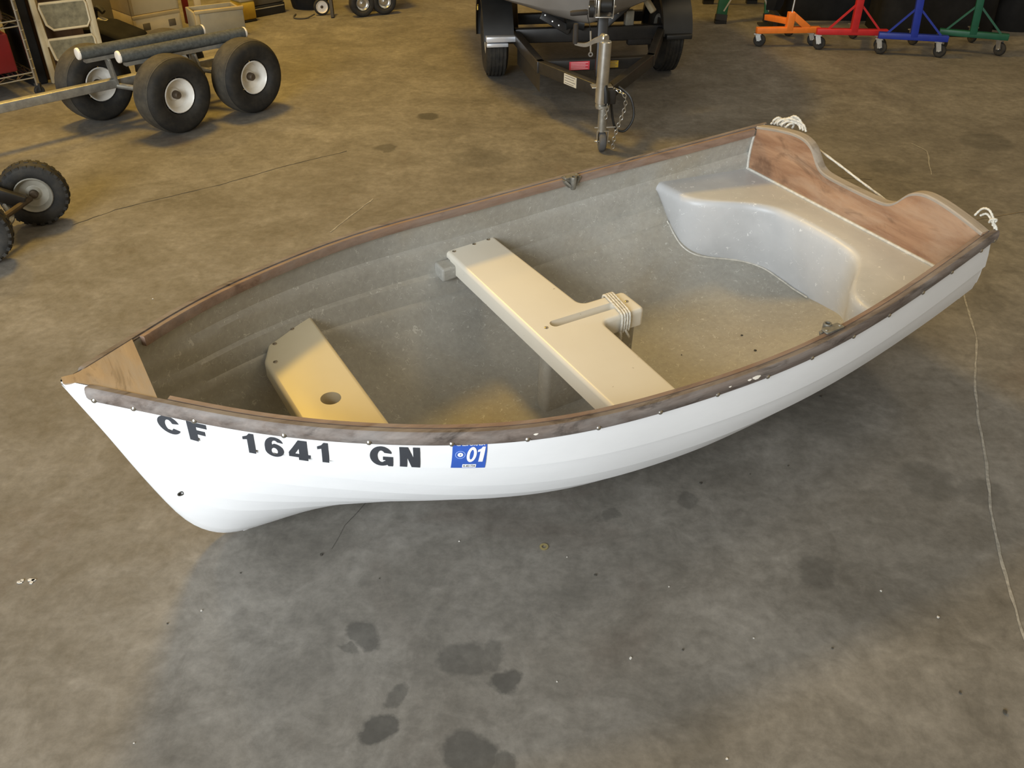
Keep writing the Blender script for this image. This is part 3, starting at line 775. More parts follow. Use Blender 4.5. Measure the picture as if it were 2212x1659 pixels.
def to_hull(name, V, F, fmap, mat, parent, cuts=2):
    bm = bmesh.new(); vs = [bm.verts.new(p) for p in V]
    for f in F:
        try: bm.faces.new([vs[i] for i in f])
        except ValueError: pass
    for _ in range(cuts):
        le = [e for e in bm.edges if e.calc_length() > .12]
        if le: bmesh.ops.subdivide_edges(bm, edges=le, cuts=1)
    bmesh.ops.triangulate(bm, faces=bm.faces)
    for v_ in bm.verts: v_.co = fmap(v_.co.x, v_.co.y)
    me = bpy.data.meshes.new(name); bm.to_mesh(me); bm.free()
    me.materials.append(mat); o = bpy.data.objects.new(name, me); C.objects.link(o); o.parent = parent
    return o
def strip_map(u0, u1, g_top, g_bot, off, slant=0.0):
    def f(x, y):
        u = u0 + (u1 - u0) * x + slant * (y - .5)
        g = g_bot + (g_top - g_bot) * y
        Y, Z = hullpt(u, g, off + .0085 * g / LAPS[1] * min(1, max(0, (u - .04) / .35)), False); return Vector((u, -Y, Z))
    return f
GT, GB = .064, .1515
for ch, u0, u1, dg_ in (('C', .142, .178, .013), ('F', .190, .223, .012), ('1', .278, .300, .012), ('6', .313, .344, .011), ('4', .352, .387, .010), ('1', .401, .423, .008), ('G', .491, .532, .003), ('N', .544, .581, .002)):
    V, F = flat_mesh(glyph(ch))
    to_hull('registration_letter', V, F, strip_map(u0, u1, GT + dg_, .1515 + (dg_ - .002) * 2.2, .0009), M['black_vinyl'], hull, 3)
# sticker
sq = [[[(0, 0), (1, 0), (1, 1), (0, 1)]]]
V, F = flat_mesh(sq); SM = lambda off: strip_map(.640, .706, .045, .148, off, 0.004)
stk = to_hull('registration_sticker', V, F, SM(.0009), M['blue'], dinghy, 6); stk['label'] = 'blue registration sticker reading 01'
def sub(x0, x1, y0, y1, polys, off, mat, name, slant=.0):
    V, F = flat_mesh(polys); mp = SM(off)
    to_hull(name, V, F, lambda x, y: mp(x0 + (x1 - x0) * x + slant * (y - .5), y0 + (y1 - y0) * y), mat, stk, 2)
sub(.42, .70, .26, .84, glyph('0'), .0015, M['white'], 'digit', .06)
sub(.72, .96, .27, .84, glyph('1'), .0015, M['white'], 'digit', .06)
sub(.08, .38, .40, .70, [[arc(.5, .5, .5, .5, 0, 360, 28)[:-1], arc(.5, .5, .42, .42, 0, 360, 24)[:-1]]], .0015, M['paleblue'], 'seal')
sub(.15, .31, .47, .63, [[arc(.5, .5, .5, .5, 0, 360, 22)[:-1], [(.35, .45), (.6, .68), (.68, .5), (.5, .32)]]], .0015, M['white'], 'seal')
sub(.32, .72, .03, .17, sq, .0015, M['white'], 'serial_panel')
def text_polys(s, bold):
    cu = bpy.data.curves.new('lettering', 'FONT'); cu.body = s; cu.size = 1; cu.offset = bold; cu.resolution_u = 2
    o = bpy.data.objects.new('lettering', cu); C.objects.link(o)
    dg = bpy.context.evaluated_depsgraph_get(); me = bpy.data.meshes.new_from_object(o.evaluated_get(dg))
    V = [v.co.copy() for v in me.vertices]; F = [tuple(p.vertices) for p in me.polygons]
    bpy.data.objects.remove(o); bpy.data.curves.remove(cu); bpy.data.meshes.remove(me)
    x0 = min(p.x for p in V); x1 = max(p.x for p in V); y0 = min(p.y for p in V); y1 = max(p.y for p in V)
    return [Vector(((p.x - x0) / (x1 - x0), (p.y - y0) / (y1 - y0), 0)) for p in V], F
for s, x0, x1, y0, y1, off, mat in (('CALIFORNIA', .10, .94, .885, .985, .0015, M['white']), ('K-821734', .35, .69, .055, .145, .0019, M['black_vinyl'])):
    V, F = text_polys(s, .02); mp = SM(off)
    to_hull('lettering', V, F, lambda x, y: mp(x0 + (x1 - x0) * x, y0 + (y1 - y0) * y), mat, stk, 0)

# ------------------------------------------------------------------ ropes on the dinghy
BM_ = MW['dinghy']
def rope_obj(name, paths, r, label, lay=True, mat=None, pieces=None):
    root = None
    m = MB()
    for k, path in enumerate(paths):
        pts = smooth_path(path, 6)
        W = [BM_ @ Vector(p) for p in pts]
        rr = [r * (1 + (.16 if i % 2 else -.12)) for i in range(len(W))]
        m.tube(W, rr, 7)
    o = obj(name, m, mat or M['rope'], None, angle=60)
    return tag(o, label, 'rope')
def smooth_path(P, n):
    P = [Vector(p) for p in P]; out = []
    for i in range(len(P) - 1):
        p0 = P[max(i - 1, 0)]; p1 = P[i]; p2 = P[i + 1]; p3 = P[min(i + 2, len(P) - 1)]
        for k in range(n):
            t = k / n
            out.append(.5 * ((2 * p1) + (-p0 + p2) * t + (2 * p0 - 5 * p1 + 4 * p2 - p3) * t * t + (-p0 + 3 * p1 - 3 * p2 + p3) * t ** 3))
    out.append(P[-1]); return out
# cord lashed round the tongue: three turns
turns = []
for k in range(4):
    uo = 1.352 + k * .0085
    y0, y1, z0, z1 = -.065, .051, ZT - .058, ZT + .005
    sk = .018
    ring = []
    for (yy, zz) in ((y0 + .012, z1), (-.01, z1 + .0005), (y1 - .012, z1), (y1 + .001, z1 - .010), (y1 + .002, z0 + .015), (y1 - .010, z0), (-.01, z0 - .002), (y0 + .01, z0), (y0 - .002, z0 + .015), (y0 - .001, z1 - .01), (y0 + .012, z1)):
        ring.append((uo - sk * (yy - y0) / .11 + .016, -yy, zz))
    turns.append(ring)
turns.append([(1.348, -.052, ZT - .05), (1.344, -.060, ZT - .062), (1.338, -.063, ZT - .082)])
turns.append([(1.362, -.053, ZT - .045), (1.366, -.062, ZT - .058), (1.372, -.060, ZT - .07)])
rope_obj('lashing_cord', turns, .0036, 'thin braided cord wound four times round the thwart tongue')
# rope bundle at the starboard transom corner and its tail across the back
zt_ = .566; ut = LEN + .006
b1 = []
random.seed(3)
for k in range(5):
    y0 = .418 - .012 * k; y1 = .292 - .012 * (k % 3)
    b1.append([(ut + .002 * k, y0, .534 + .003 * k), (ut + .004, y0 - .02, .556 + .004 * k), (ut + .004 * (k % 2), (y0 + y1) / 2, .567 + .006 * k - .004 * (k % 2)), (ut + .006, y1 + .02, .569 + .003 * k), (ut + .004, y1, .557)])
for k in range(4):
    yc = .395 - .020 * k
    b1.append([(ut, yc + .012, .540), (ut - .010, yc + .006, .553), (ut - .004, yc - .004, .565), (ut + .010, yc - .006, .560), (ut + .012, yc, .545)])
tail = [(ut + .004, .400, .545), (ut + .016, .30, .530), (ut + .022, .143, .500), (ut + .024, .025, .4755), (ut + .022, -.12, .45), (ut + .016, -.25, .43)]
b1.append(tail)
rope_obj('painter_rope', b1, .0036, 'white rope bundle tied on the far transom corner with its tail hanging behind')
b2 = [[(ut + .002, -.372, .541), (ut + .004, -.385, .566), (ut + .004, -.405, .570), (ut + .003, -.425, .553), (ut, -.432, .536)],
      [(ut + .006, -.385, .545), (ut + .008, -.400, .556), (ut + .006, -.420, .546), (ut + .002, -.440, .530)],
      [(ut + .002, -.418, .540), (ut - .004, -.424, .553), (ut + .008, -.432, .552), (ut + .006, -.426, .536)],
      [(ut, -.430, .545), (ut + .004, -.440, .535), (ut + .004, -.446, .524)]]
rope_obj('rope_loop', b2, .0032, 'short loop of white rope knotted on the near transom corner')

# ------------------------------------------------------------------ wheels
def lathe_tyre(R, W, rim_r, n=40, tread=0):
    """profile (axial, radius) of a fat tyre centred on the wheel plane"""
    p = []
    for a in np.linspace(-150, 150, 25):
        t = math.radians(a)
        ex = .72
        c_, s_ = math.cos(t), math.sin(t)
        ax = W / 2 * math.copysign(abs(s_) ** ex, s_); rr = (R + rim_r) / 2 + (R - rim_r) / 2 * math.copysign(abs(c_) ** ex, c_)
        p.append((ax, rr))
    return p
def wheel(parent, c, axis, R, W, rim_r, tyre_mat, rim_mat, hub_mat, name='wheel', dish=.03, grooves=(), knobs=0, world=True, holes=False):
    ax = Vector(axis).normalized()
    m = MB(); prof = lathe_tyre(R, W, rim_r)
    if grooves:
        q = []
        for (a, r) in prof:
            q.append((a, r))
        m.lathe(q, c, ax, 44, closed=True)
    else: m.lathe(prof, c, ax, 44, closed=True)
    if knobs:
        s = ax.cross(Vector((0, 0, 1))).normalized(); t = ax.cross(s)
        for k in range(knobs):
            a = 2 * PI * k / knobs
            for row, da in ((-1, 0), (1, .5), (0, .25)):
                aa = a + da * 2 * PI / knobs; d_ = s * math.cos(aa) + t * math.sin(aa); tg = -s * math.sin(aa) + t * math.cos(aa)
                R3 = Matrix((ax, tg, d_)).transposed()
                m.box(Vector(c) + d_ * (R - (.004 if row == 0 else .010)) + ax * row * W * .34, (W * .26, 2 * PI * R / knobs * .5, .012), mat=R3)
    w = obj(name, m, tyre_mat, parent, world=world, angle=45)
    if knobs: w.name = name
    rm = MB(); e = W * .36
    for s in (1, -1):
        rm.lathe([(s * e, rim_r * 1.05), (s * (e + .004), rim_r * 1.0), (s * (e - .004), rim_r * .92), (s * (e - dish), rim_r * .80), (s * (e - dish * 1.25), rim_r * .42), (s * (e - dish * .9), rim_r * .30), (s * (e - dish * .9), 0)], c, ax, 32)
    obj('rim', rm, rim_mat, w, world=True, angle=40)
    hb = MB()
    for s in (1, -1): hb.lathe([(s * (e - dish * 1.1), rim_r * .26), (s * (e - dish * .35), rim_r * .24), (s * (e - dish * .15), rim_r * .17), (s * (e - dish * .15), 0)], c, ax, 16)
    obj('hub', hb, hub_mat, w, world=True)
    return w

# ------------------------------------------------------------------ beach cart with balloon tyres
cart = thing('boat_dolly', 'galvanised boat dolly with four balloon tyres and two carpeted bunk tubes, left of the dinghy', 'dolly', (-1.78, 4.65, 0))
AX = Vector((math.cos(math.radians(-37)), math.sin(math.radians(-37)), 0)); FW = Vector((math.cos(math.radians(45.5)), math.sin(math.radians(45.5)), 0))
WZ = .186
wc = {'n': (-1.685, 4.395), 'r': (-1.395, 4.705), 'l': (-2.14, 4.575), 'f': (-1.85, 4.885)}
for k, (x, y) in wc.items():
    w_ = wheel(cart, (x, y, WZ), AX, .186, .160, .080, M['tyre_d'], M['rim'], M['hub'], dish=.04)
    m = MB(); pr = [(a, r + .0012) for a, r in lathe_tyre(.186, .160, .080) if abs(a) < .066 and r > .13]
    m.lathe(pr, (x, y, WZ), AX, 44)
    for g_ in (-.045, -.015, .015, .045): m.lathe([(g_ - .004, .1842 - abs(g_) * .12), (g_ - .003, .1880 - abs(g_) * .12), (g_ + .003, .1880 - abs(g_) * .12), (g_ + .004, .1842 - abs(g_) * .12)], (x, y, WZ), AX, 44)
    obj('tread_band', m, M['tread'], w_, world=True)
m = MB()
for a, b in (('n', 'l'), ('r', 'f')):
    p = Vector((*wc[a], WZ)); q = Vector((*wc[b], WZ)); m.tube([p.lerp(q, .05), p.lerp(q, .95)], .014, 10)
obj('axle', m, M['galv'], cart, world=True)
tb0 = Vector((-1.93, 4.61, .20)); 
d1_ = FW
m = MB(); m.bar(tb0 - d1_ * 1.7, tb0 + d1_ * .52, .044, .044); obj('tongue_bar', m, M['galv'], cart, smooth=False, bevel=.004, world=True)
t1a, t1b = Vector((-2.105, 4.385, .375)), Vector((-1.628, 4.858, .375)); t2a, t2b = Vector((-1.892, 4.335, .375)), Vector((-1.398, 4.815, .375))
for a, b in ((t1a, t1b), (t2a, t2b)):
    d_ = (b - a).normalized()
    bk = obj('bunk_tube', MB().tube([a + d_ * .012, a.lerp(b, .5), b - d_ * .012], .0285, 18), M['carpet'], cart, world=True)
    for p, s in ((a, 1), (b, -1)):
        obj('end_cap', MB().lathe([(0, 0), (0, .022), (.002, .0265), (.006, .0285), (.013, .0285), (.013, 0)], p, d_ * s, 20), M['cap'], bk, world=True)
    m = MB(); m.bar(a + d_ * .03 - Vector((0, 0, .036)), b - d_ * .03 - Vector((0, 0, .036)), .035, .018); obj('bunk_rail', m, M['galv'], cart, smooth=False, world=True)
def lerp_t(a, b, f): return a.lerp(b, f)
for f in (.30, .88):
    p = t1a.lerp(t1b, f); q = t2a.lerp(t2b, f)
    m = MB(); m.bar(p - Vector((0, 0, .055)), q - Vector((0, 0, .055)), .04, .022); obj('crossbar', m, M['galv'], cart, smooth=False, world=True)
for (p, q) in ((Vector((-2.005, 4.48, .335)), Vector((-2.008, 4.52, .205))), (t2a.lerp(t2b, .30) - Vector((0, 0, .05)), tb0 + d1_ * .12 + Vector((.06, -.09, -.02))), (t2a.lerp(t2b, .55) - Vector((0, 0, .05)), Vector((-1.60, 4.62, .19))), (t2a.lerp(t2b, .90) - Vector((0, 0, .05)), Vector((-1.50, 4.78, .19))), (t1a.lerp(t1b, .88) - Vector((0, 0, .05)), Vector((-1.72, 4.86, .19)))):
    m = MB(); m.bar(p, q, .060, .012, upv=tuple(FW)); obj('upright', m, M['galv'], cart, smooth=False, bevel=.002, world=True)

# second small trolley at the left edge
tro = thing('launching_trolley', 'small trolley on two black knobby tyres at the left edge of the floor', 'trolley', (-1.93, 3.09, 0))
n2 = Vector((.36, -.93, 0))
wheel(tro, (-1.905, 3.305, .128), n2, .128, .075, .068, M['tyre'], M['rim_dull'], M['hub'], knobs=26, dish=.022)
wheel(tro, (-1.965, 2.95, .125), n2, .125, .080, .066, M['tyre'], M['rim_dull'], M['hub'], knobs=26, dish=.022)
m = MB(); m.tube([(-1.895, 3.25, .128), (-1.945, 2.90, .125)], .012, 10)
obj('axle', m, M['hub'], tro, world=True)
m = MB(); m.bar((-1.90, 3.215, .128), (-2.02, 3.17, .20), .035, .05); m.bar((-2.02, 3.17, .20), (-2.30, 3.06, .17), .05, .05)
obj('frame_arm', m, M['blackpaint'], tro, smooth=False, bevel=.006, world=True)
m = MB(); m.tube(smooth_path([(-1.965, 3.19, .13), (-1.935, 3.15, .085), (-1.975, 3.10, .07), (-2.05, 3.05, .075), (-2.2, 2.98, .08)], 5), .011, 8)
obj('brace', m, M['galv'], tro, world=True)

# ------------------------------------------------------------------ trailer with jack and winch
tr_ = thing('boat_trailer', 'black boat trailer with a silver tongue jack and fenders, behind the dinghy', 'trailer', (.41, 4.9, 0))
ZF, HF = .262, .06
def fp(x, y, z=ZF): return Vector((x, y, z))
Lp = [fp(-.005, 6.6), fp(.005, 5.24), fp(.135, 4.63), fp(.415, 4.225)]
Rp = [fp(1.02, 6.75), fp(.852, 5.36), fp(.715, 4.76), fp(.462, 4.235)]
for pts, nm in ((Lp, 'side_rail'), (Rp, 'side_rail')):
    m = MB()
    for a, b in zip(pts[:-1], pts[1:]):
        d_ = (b - a).normalized(); m.bar(a - d_ * .02, b + d_ * .02, .042, HF)
    obj(nm, m, M['blackpaint'], tr_, smooth=False, bevel=.004, world=True)
for a, b, h_ in ((fp(.005, 5.24), fp(.852, 5.36), .075), (fp(.16, 4.64), fp(.70, 4.735), .055), (fp(-.03, 5.72, .24), fp(.93, 5.86, .24), .06)):
    m = MB(); m.bar(a, b, .045, h_); obj('crossmember', m, M['blackpaint'], tr_, smooth=False, bevel=.003, world=True)
m = MB(); m.bar((-.11, 5.40, .205), (.93, 5.53, .205), .05, .05); obj('axle_beam', m, M['blackpaint'], tr_, smooth=False, world=True)
m = MB(); m.bar((.655, 5.34, .245), (.80, 5.36, .245), .05, .11); obj('spring_hanger', m, M['blackpaint'], tr_, smooth=False, bevel=.01, world=True)
# gusset on the left rail
m = MB(); m.prism([(.02, 5.15), (.12, 4.70), (.135, 4.63), (.03, 5.10)], .13, .25, lambda p, dd: (p[0], p[1], dd)); obj('gusset', m, M['blackpaint'], tr_, smooth=False, world=True)
axd = Vector((.985, .125, 0)).normalized()
def trailer_wheel(c):
    w = wheel(tr_, c, axd, .215, .130, .10, M['tyre'], M['rim_dull'], M['hub'], dish=.02)
    m = MB()
    for k in (-2, -1, 0, 1, 2):
        m.lathe([(k * .021 - .0068, .211), (k * .021 - .0055, .2185 - abs(k) * .0012), (k * .021 + .0055, .2185 - abs(k) * .0012), (k * .021 + .0068, .211)], c, axd, 44)
    obj('tread_rib', m, M['tyre'], w, world=True)
trailer_wheel((-.115, 5.40, .216)); trailer_wheel((.905, 5.53, .216))
# fenders: curved sheet over each tyre with a flanged front lip
def fender(cx, cy):
    c = Vector((cx, cy, .216)); f_ = Vector((-axd.y, axd.x, 0)) * -1.0
    m = MB(); rows = []; Rf = .255; hw = .085
    for a in np.linspace(8, 190, 22):
        t = math.radians(a); d_ = f_ * math.cos(t) + Vector((0, 0, 1)) * math.sin(t)
        p = c + d_ * Rf
        rows.append([p - axd * hw - d_ * .03, p - axd * hw, p + axd * hw, p + axd * hw - d_ * .03])
    m.grid(rows)
    low = [[q - (q - c).normalized() * .006 for q in r] for r in rows]; m.grid(low)
    return obj('fender', m, M['blackplastic'], tr_, world=True, angle=50)
fender(-.115, 5.40); fender(.905, 5.53)
f_ = Vector((axd.y, -axd.x, 0))
c = Vector((-.115, 5.40, .236)) + f_ * .268
m = MB(); m.bar(c + Vector((0, 0, .035)) - axd * .075, c + Vector((0, 0, .035)) + axd * .09, .05, .03)
m.bar(c + Vector((0, 0, .002)) - axd * .072, c + Vector((0, 0, .002)) + axd * .05, .035, .02)
obj('step_plate', m, M['alu'], tr_, smooth=False, bevel=.004, world=True)['label'] = 'bright metal step at the front of the left fender'
c2 = Vector((.905, 5.53, .236)) + f_ * .268
m = MB(); m.bar(c2 + Vector((0, 0, .02)) - axd * .075, c2 + Vector((0, 0, .02)) + axd * .075, .04, .025); obj('step_plate', m, M['blackplastic'], tr_, smooth=False, bevel=.004, world=True)
m = MB(); m.box((-.205, 5.30, .40), (.006, .05, .02)); obj('side_marker', m, M['yellow_label'], tr_, smooth=False, world=True)
# labels stuck on the frame
def plate(name, a, b, h_, mat, off, lines=0, ink=None):
    a = Vector(a); b = Vector(b); t = (b - a).normalized(); n = Vector((t.y, -t.x, 0))
    m = MB(); m.bar((a + n * off), (b + n * off), .0016, h_)
    o = obj(name, m, mat, tr_, smooth=False, world=True)
    for k in range(lines):
        zz = h_ * (.36 - .72 * k / max(1, lines - 1)) if lines > 1 else 0
        m = MB(); f0, f1 = (.08, .92 - .12 * (k % 2))
        m.bar(a.lerp(b, f0) + n * (off + .0012) + Vector((0, 0, zz)), a.lerp(b, f1) + n * (off + .0012) + Vector((0, 0, zz)), .0008, h_ * .07)
        obj('print_line', m, ink, o, smooth=False, world=True)
    return o
plate('red_label', (.28, 4.661, ZF), (.385, 4.679, ZF), .042, M['red_label'], .0245, 5, M['label_light'])
plate('yellow_label', (.455, 4.692, ZF), (.535, 4.706, ZF), .034, M['yellow_label'], .0245, 4, M['label_ink'])
la = Lp[2].lerp(Lp[3], .47); lb = Lp[2].lerp(Lp[3], .67)
plate('white_label', la, lb, .05, M['pale_label'], .0225, 4, M['label_ink'])
# coupler block and mounting plate
m = MB(); m.box((.437, 4.20, ZF - .005), (.075, .11, .07), 0.1); obj('coupler', m, M['blackpaint'], tr_, smooth=False, bevel=.006, world=True)
m = MB(); m.box((.412, 4.19, ZF + .034), (.10, .06, .006), 0.1); m.box((.418, 4.175, ZF + .012), (.07, .02, .045), 0.1); obj('jack_bracket', m, M['zinc'], tr_, smooth=False, bevel=.002, world=True)
m = MB(); m.tube([(.421, 4.135, .315), (.428, 4.13, .285), (.432, 4.13, .235)], .013, 8); obj('lever', m, M['blackplastic'], tr_, world=True)
# tongue jack
JX, JY = .418, 4.15
jt = MB(); jt.lathe([(.205, .0), (.205, .023), (.232, .0235), (.232, .0285), (.505, .0285), (.509, .025), (.509, 0)], (JX - .012, JY, 0), (0.015, 0, 1), 24)
jack = obj('jack_tube', jt, M['zinc'], tr_, world=True, angle=40); jack['label'] = 'bright zinc tube of the tongue jack'
m = MB(); m.lathe([(.095, 0), (.095, .0215), (.21, .0215), (.21, 0)], (JX + .004, JY, 0), (0, 0, 1), 20); m.lathe([(.212, .023), (.212, .034), (.222, .034), (.222, .023)], (JX, JY, 0), (0, 0, 1), 20, closed=True)
obj('inner_tube', m, M['galv'], jack, world=True)
cw = Vector((JX + .008, JY - .004, .046))
m = MB()
for s in (-1, 1): m.bar(cw + Vector((s * .024, 0, -.006)), cw + Vector((s * .026, .004, .052)), .004, .03, upv=(0, 1, 0))
m.box(cw + Vector((0, .002, .054)), (.056, .034, .005))
m.tube([cw + Vector((-.036, 0, 0)), cw + Vector((.036, 0, 0))], .005, 8)
m.tube([cw + Vector((-.040, .0, .066)), cw + Vector((.060, .0, .070))], .003, 6)
obj('caster_fork', m, M['zinc'], jack, world=True)
m = MB(); m.lathe(lathe_tyre(.046, .036, .014), cw, (1, .05, 0), 28, closed=True); m.lathe([(-.014, 0), (-.014, .02), (.014, .02), (.014, 0)], cw, (1, .05, 0), 20)
obj('caster_wheel', m, plain('grey_rubber', (.09, .09, .09), .7, 0, .2), jack, world=True)
# crank on the jack
m = MB(); m.lathe([(-.018, 0), (-.018, .017), (-.014, .020), (.010, .020), (.014, .016), (.014, 0)], (JX - .011, JY, .520), (.6, -.8, 0), 18)
rows = smooth_path([(JX - .02, JY - .008, .522), (JX - .055, JY - .01, .512), (JX - .095, JY - .012, .494), (JX - .145, JY - .014, .500)], 5)
m2 = []
for i, p in enumerate(rows):
    t = i / (len(rows) - 1); hh = .014 * (1 - t) + .005 * t
    m2.append([p + Vector((0, .005, hh)), p + Vector((0, -.005, hh)), p + Vector((0, -.005, -hh)), p + Vector((0, .005, -hh))])
m.grid(m2, closed_u=True); m.f.append(tuple(len(m.v) - 1 - k for k in range(4)))
obj('crank', m, M['zinc'], jack, world=True, angle=40)
m = MB(); m.lathe([(.0, 0), (.0, .0095), (.01, .012), (.075, .0115), (.085, .0095), (.085, 0)], (JX - .142, JY - .014, .500), (0.0, 0, 1), 14); obj('crank_grip', m, M['grip'], jack, world=True)
# safety chain and breakaway cable
def chain(name, path, r, w, parent, mat):
    pts = smooth_path(path, 8); m = MB(); L_ = [0]
    for a, b in zip(pts[:-1], pts[1:]): L_.append(L_[-1] + (b - a).length)
    pitch = r * 4.4; n = int(L_[-1] / pitch)
    for k in range(n):
        s = (k + .5) * pitch; i = max(j for j in range(len(L_)) if L_[j] <= s); i = min(i, len(pts) - 2)
        p = pts[i].lerp(pts[i + 1], (s - L_[i]) / max(1e-6, L_[i + 1] - L_[i])); t = (pts[i + 1] - pts[i]).normalized()
        q = t.cross(Vector((0, 1, .2))).normalized(); q2 = t.cross(q)
        e = q if k % 2 else q2
        ring = [p + t * (pitch * .68) * math.cos(a) + e * (r * 1.9) * math.sin(a) for a in np.linspace(0, 2 * PI, 11)[:-1]]
        m.tube(ring, w, 5, closed=True)
    return obj(name, m, mat, parent, world=True)
chain('safety_chain', [(.47, 4.165, .292), (.515, 4.13, .270), (.520, 4.125, .215), (.492, 4.12, .12), (.478, 4.12, .055), (.478, 4.12, .012)], .0040, .0016, tr_, M['zinc'])['kind'] = 'stuff'
chain('safety_chain', [(.437, 4.125, .235), (.436, 4.12, .19), (.428, 4.118, .15)], .0040, .0016, tr_, M['zinc'])['kind'] = 'stuff'
m = MB(); m.tube(smooth_path([(.50, 4.25, .275), (.555, 4.22, .235), (.575, 4.20, .15), (.54, 4.19, .085), (.495, 4.19, .092), (.475, 4.19, .14), (.462, 4.2, .22)], 8), .006, 8); obj('wiring_cable', m, M['blackplastic'], tr_, world=True)
# winch stand, winch, hook strap
m = MB(); m.bar((.433, 4.53, .24), (.440, 4.62, .62), .05, .05, upv=(0, 1, 0)); m.bar((.433, 4.62, .24), (.436, 4.58, .44), .03, .03, upv=(0, 1, 0)); obj('winch_post', m, M['blackpaint'], tr_, smooth=False, bevel=.003, world=True)
m = MB(); wx, wy, wz = .432, 4.50, .56
for s in (-1, 1): m.box((wx + s * .042, wy, wz + .03), (.005, .08, .10))
m.box((wx, wy, wz - .022), (.088, .08, .006)); m.tube([(wx - .075, wy - .01, wz + .02), (wx + .055, wy - .01, wz + .02)], .007, 8); m.box((wx - .03, wy - .045, wz + .02), (.012, .008, .075))
obj('winch_frame', m, M['zinc'], tr_, smooth=False, bevel=.002, world=True)
m = MB(); m.lathe([(-.036, 0), (-.036, .042), (-.032, .034), (.032, .034), (.036, .042), (.036, 0)], (wx, wy, wz + .028), (1, 0, 0), 20); m.lathe([(-.01, 0), (-.01, .038), (.012, .038), (.012, 0)], (wx - .062, wy - .008, wz + .01), (1, 0, 0), 18); obj('winch_drum', m, M['blackplastic'], tr_, world=True)
m = MB(); m.lathe([(0, 0), (0, .010), (.008, .013), (.075, .0125), (.085, .010), (.085, 0)], (wx - .078, wy - .014, wz - .003), (-1, 0, -.08), 14); obj('winch_grip', m, M['grip'], tr_, world=True)
m = MB(); m.tube([(.375, 4.53, .46), (.378, 4.525, .41), (.38, 4.52, .365)], .005, 6); m.lathe([(-.003, .006), (-.003, .012), (.003, .012), (.003, .006)], (.38, 4.52, .352), (0, 1, 0), 12, closed=True); obj('snap_hook', m, M['zinc'], tr_, world=True)
m = MB(); m.bar((.36, 4.62, .52), (.376, 4.54, .46), .003, .03, upv=(0, 1, 0)); obj('winch_strap', m, M['blackplastic'], tr_, smooth=False, world=True)
# roller brackets either side of the keel
for s, pa, pb in ((1, (.150, 5.20, .385), (.315, 5.215, .295)), (-1, (.635, 5.24, .435), (.500, 5.24, .315))):
    m = MB(); m.bar(pa, pb, .050, .014, upv=(0, -1, .35)); br = obj('keel_bracket', m, M['blackpaint'], tr_, smooth=False, bevel=.004, world=True)
    for k in (.15, .40, .62):
        p = Vector(pa).lerp(Vector(pb), k) + Vector((0, -.008, .004 + .008 * math.sin(k * 9))); m = MB(); m.lathe([(0, .0055), (.003, .0048), (.004, 0)], p, (0, -1, .3), 10); obj('bolt', m, M['zinc'], br, world=True)
m = MB(); m.bar((.70, 5.25, .50), (.775, 5.20, .40), .04, .03); obj('guide_pole', m, plain('pale_guide_wood', (.36, .30, .19), .7), tr_, smooth=False, bevel=.008, world=True)
m = MB(); m.box((.66, 5.36, .335), (.05, .05, .085), .12); obj('jack_block', m, M['rim_dull'], tr_, smooth=False, bevel=.006, world=True)

for yy, xx in ((5.24, .34), (5.78, .255)):
    m = MB(); m.lathe([(-.05, .018), (-.05, .045), (0, .030), (.05, .045), (.05, .018)], (xx, yy, .335), (1, .12, 0), 18, closed=True)
    obj('keel_roller', m, M['blackplastic'], tr_, world=True)
# grey inflatable-sided boat sitting on the trailer
gb = thing('grey_boat', 'grey rigid boat with round side tubes resting on the black trailer', 'boat', (.235, 5.9, .34), (0, 0, math.radians(9)))
m = MB(); rows = []
for y, ke, hw, ch in ((-1.07, .125, .03, .16), (-1.05, .085, .12, .145), (-1.0, .065, .24, .150), (-.9, .052, .38, .165), (-.75, .045, .50, .17), (-.4, .04, .56, .18), (0, .04, .57, .19), (.6, .04, .57, .19)):
    row = []
    for q in np.linspace(-1, 1, 17):
        row.append((q * hw, y, ke + (ch - ke) * abs(q) ** 1.35))
    rows.append([(-hw * 1.06, y, ch + .16)] + row + [(hw * 1.06, y, ch + .16)])
m.grid(rows); m.f.append(tuple(range(len(rows[0])))); n_ = len(m.v); m.f.append(tuple(range(n_ - len(rows[0]), n_)))
obj('boat_hull', m, M['greyhull'], gb, angle=50)
for s in (-1, 1):
    m = MB(); m.tube(smooth_path([(s * .62, .6, .42), (s * .62, -.1, .43), (s * .60, -.45, .44), (s * .50, -.80, .48), (s * .28, -1.08, .54), (0, -1.18, .58)], 5), .18, 20); obj('side_tube', m, M['greyhull'], gb)

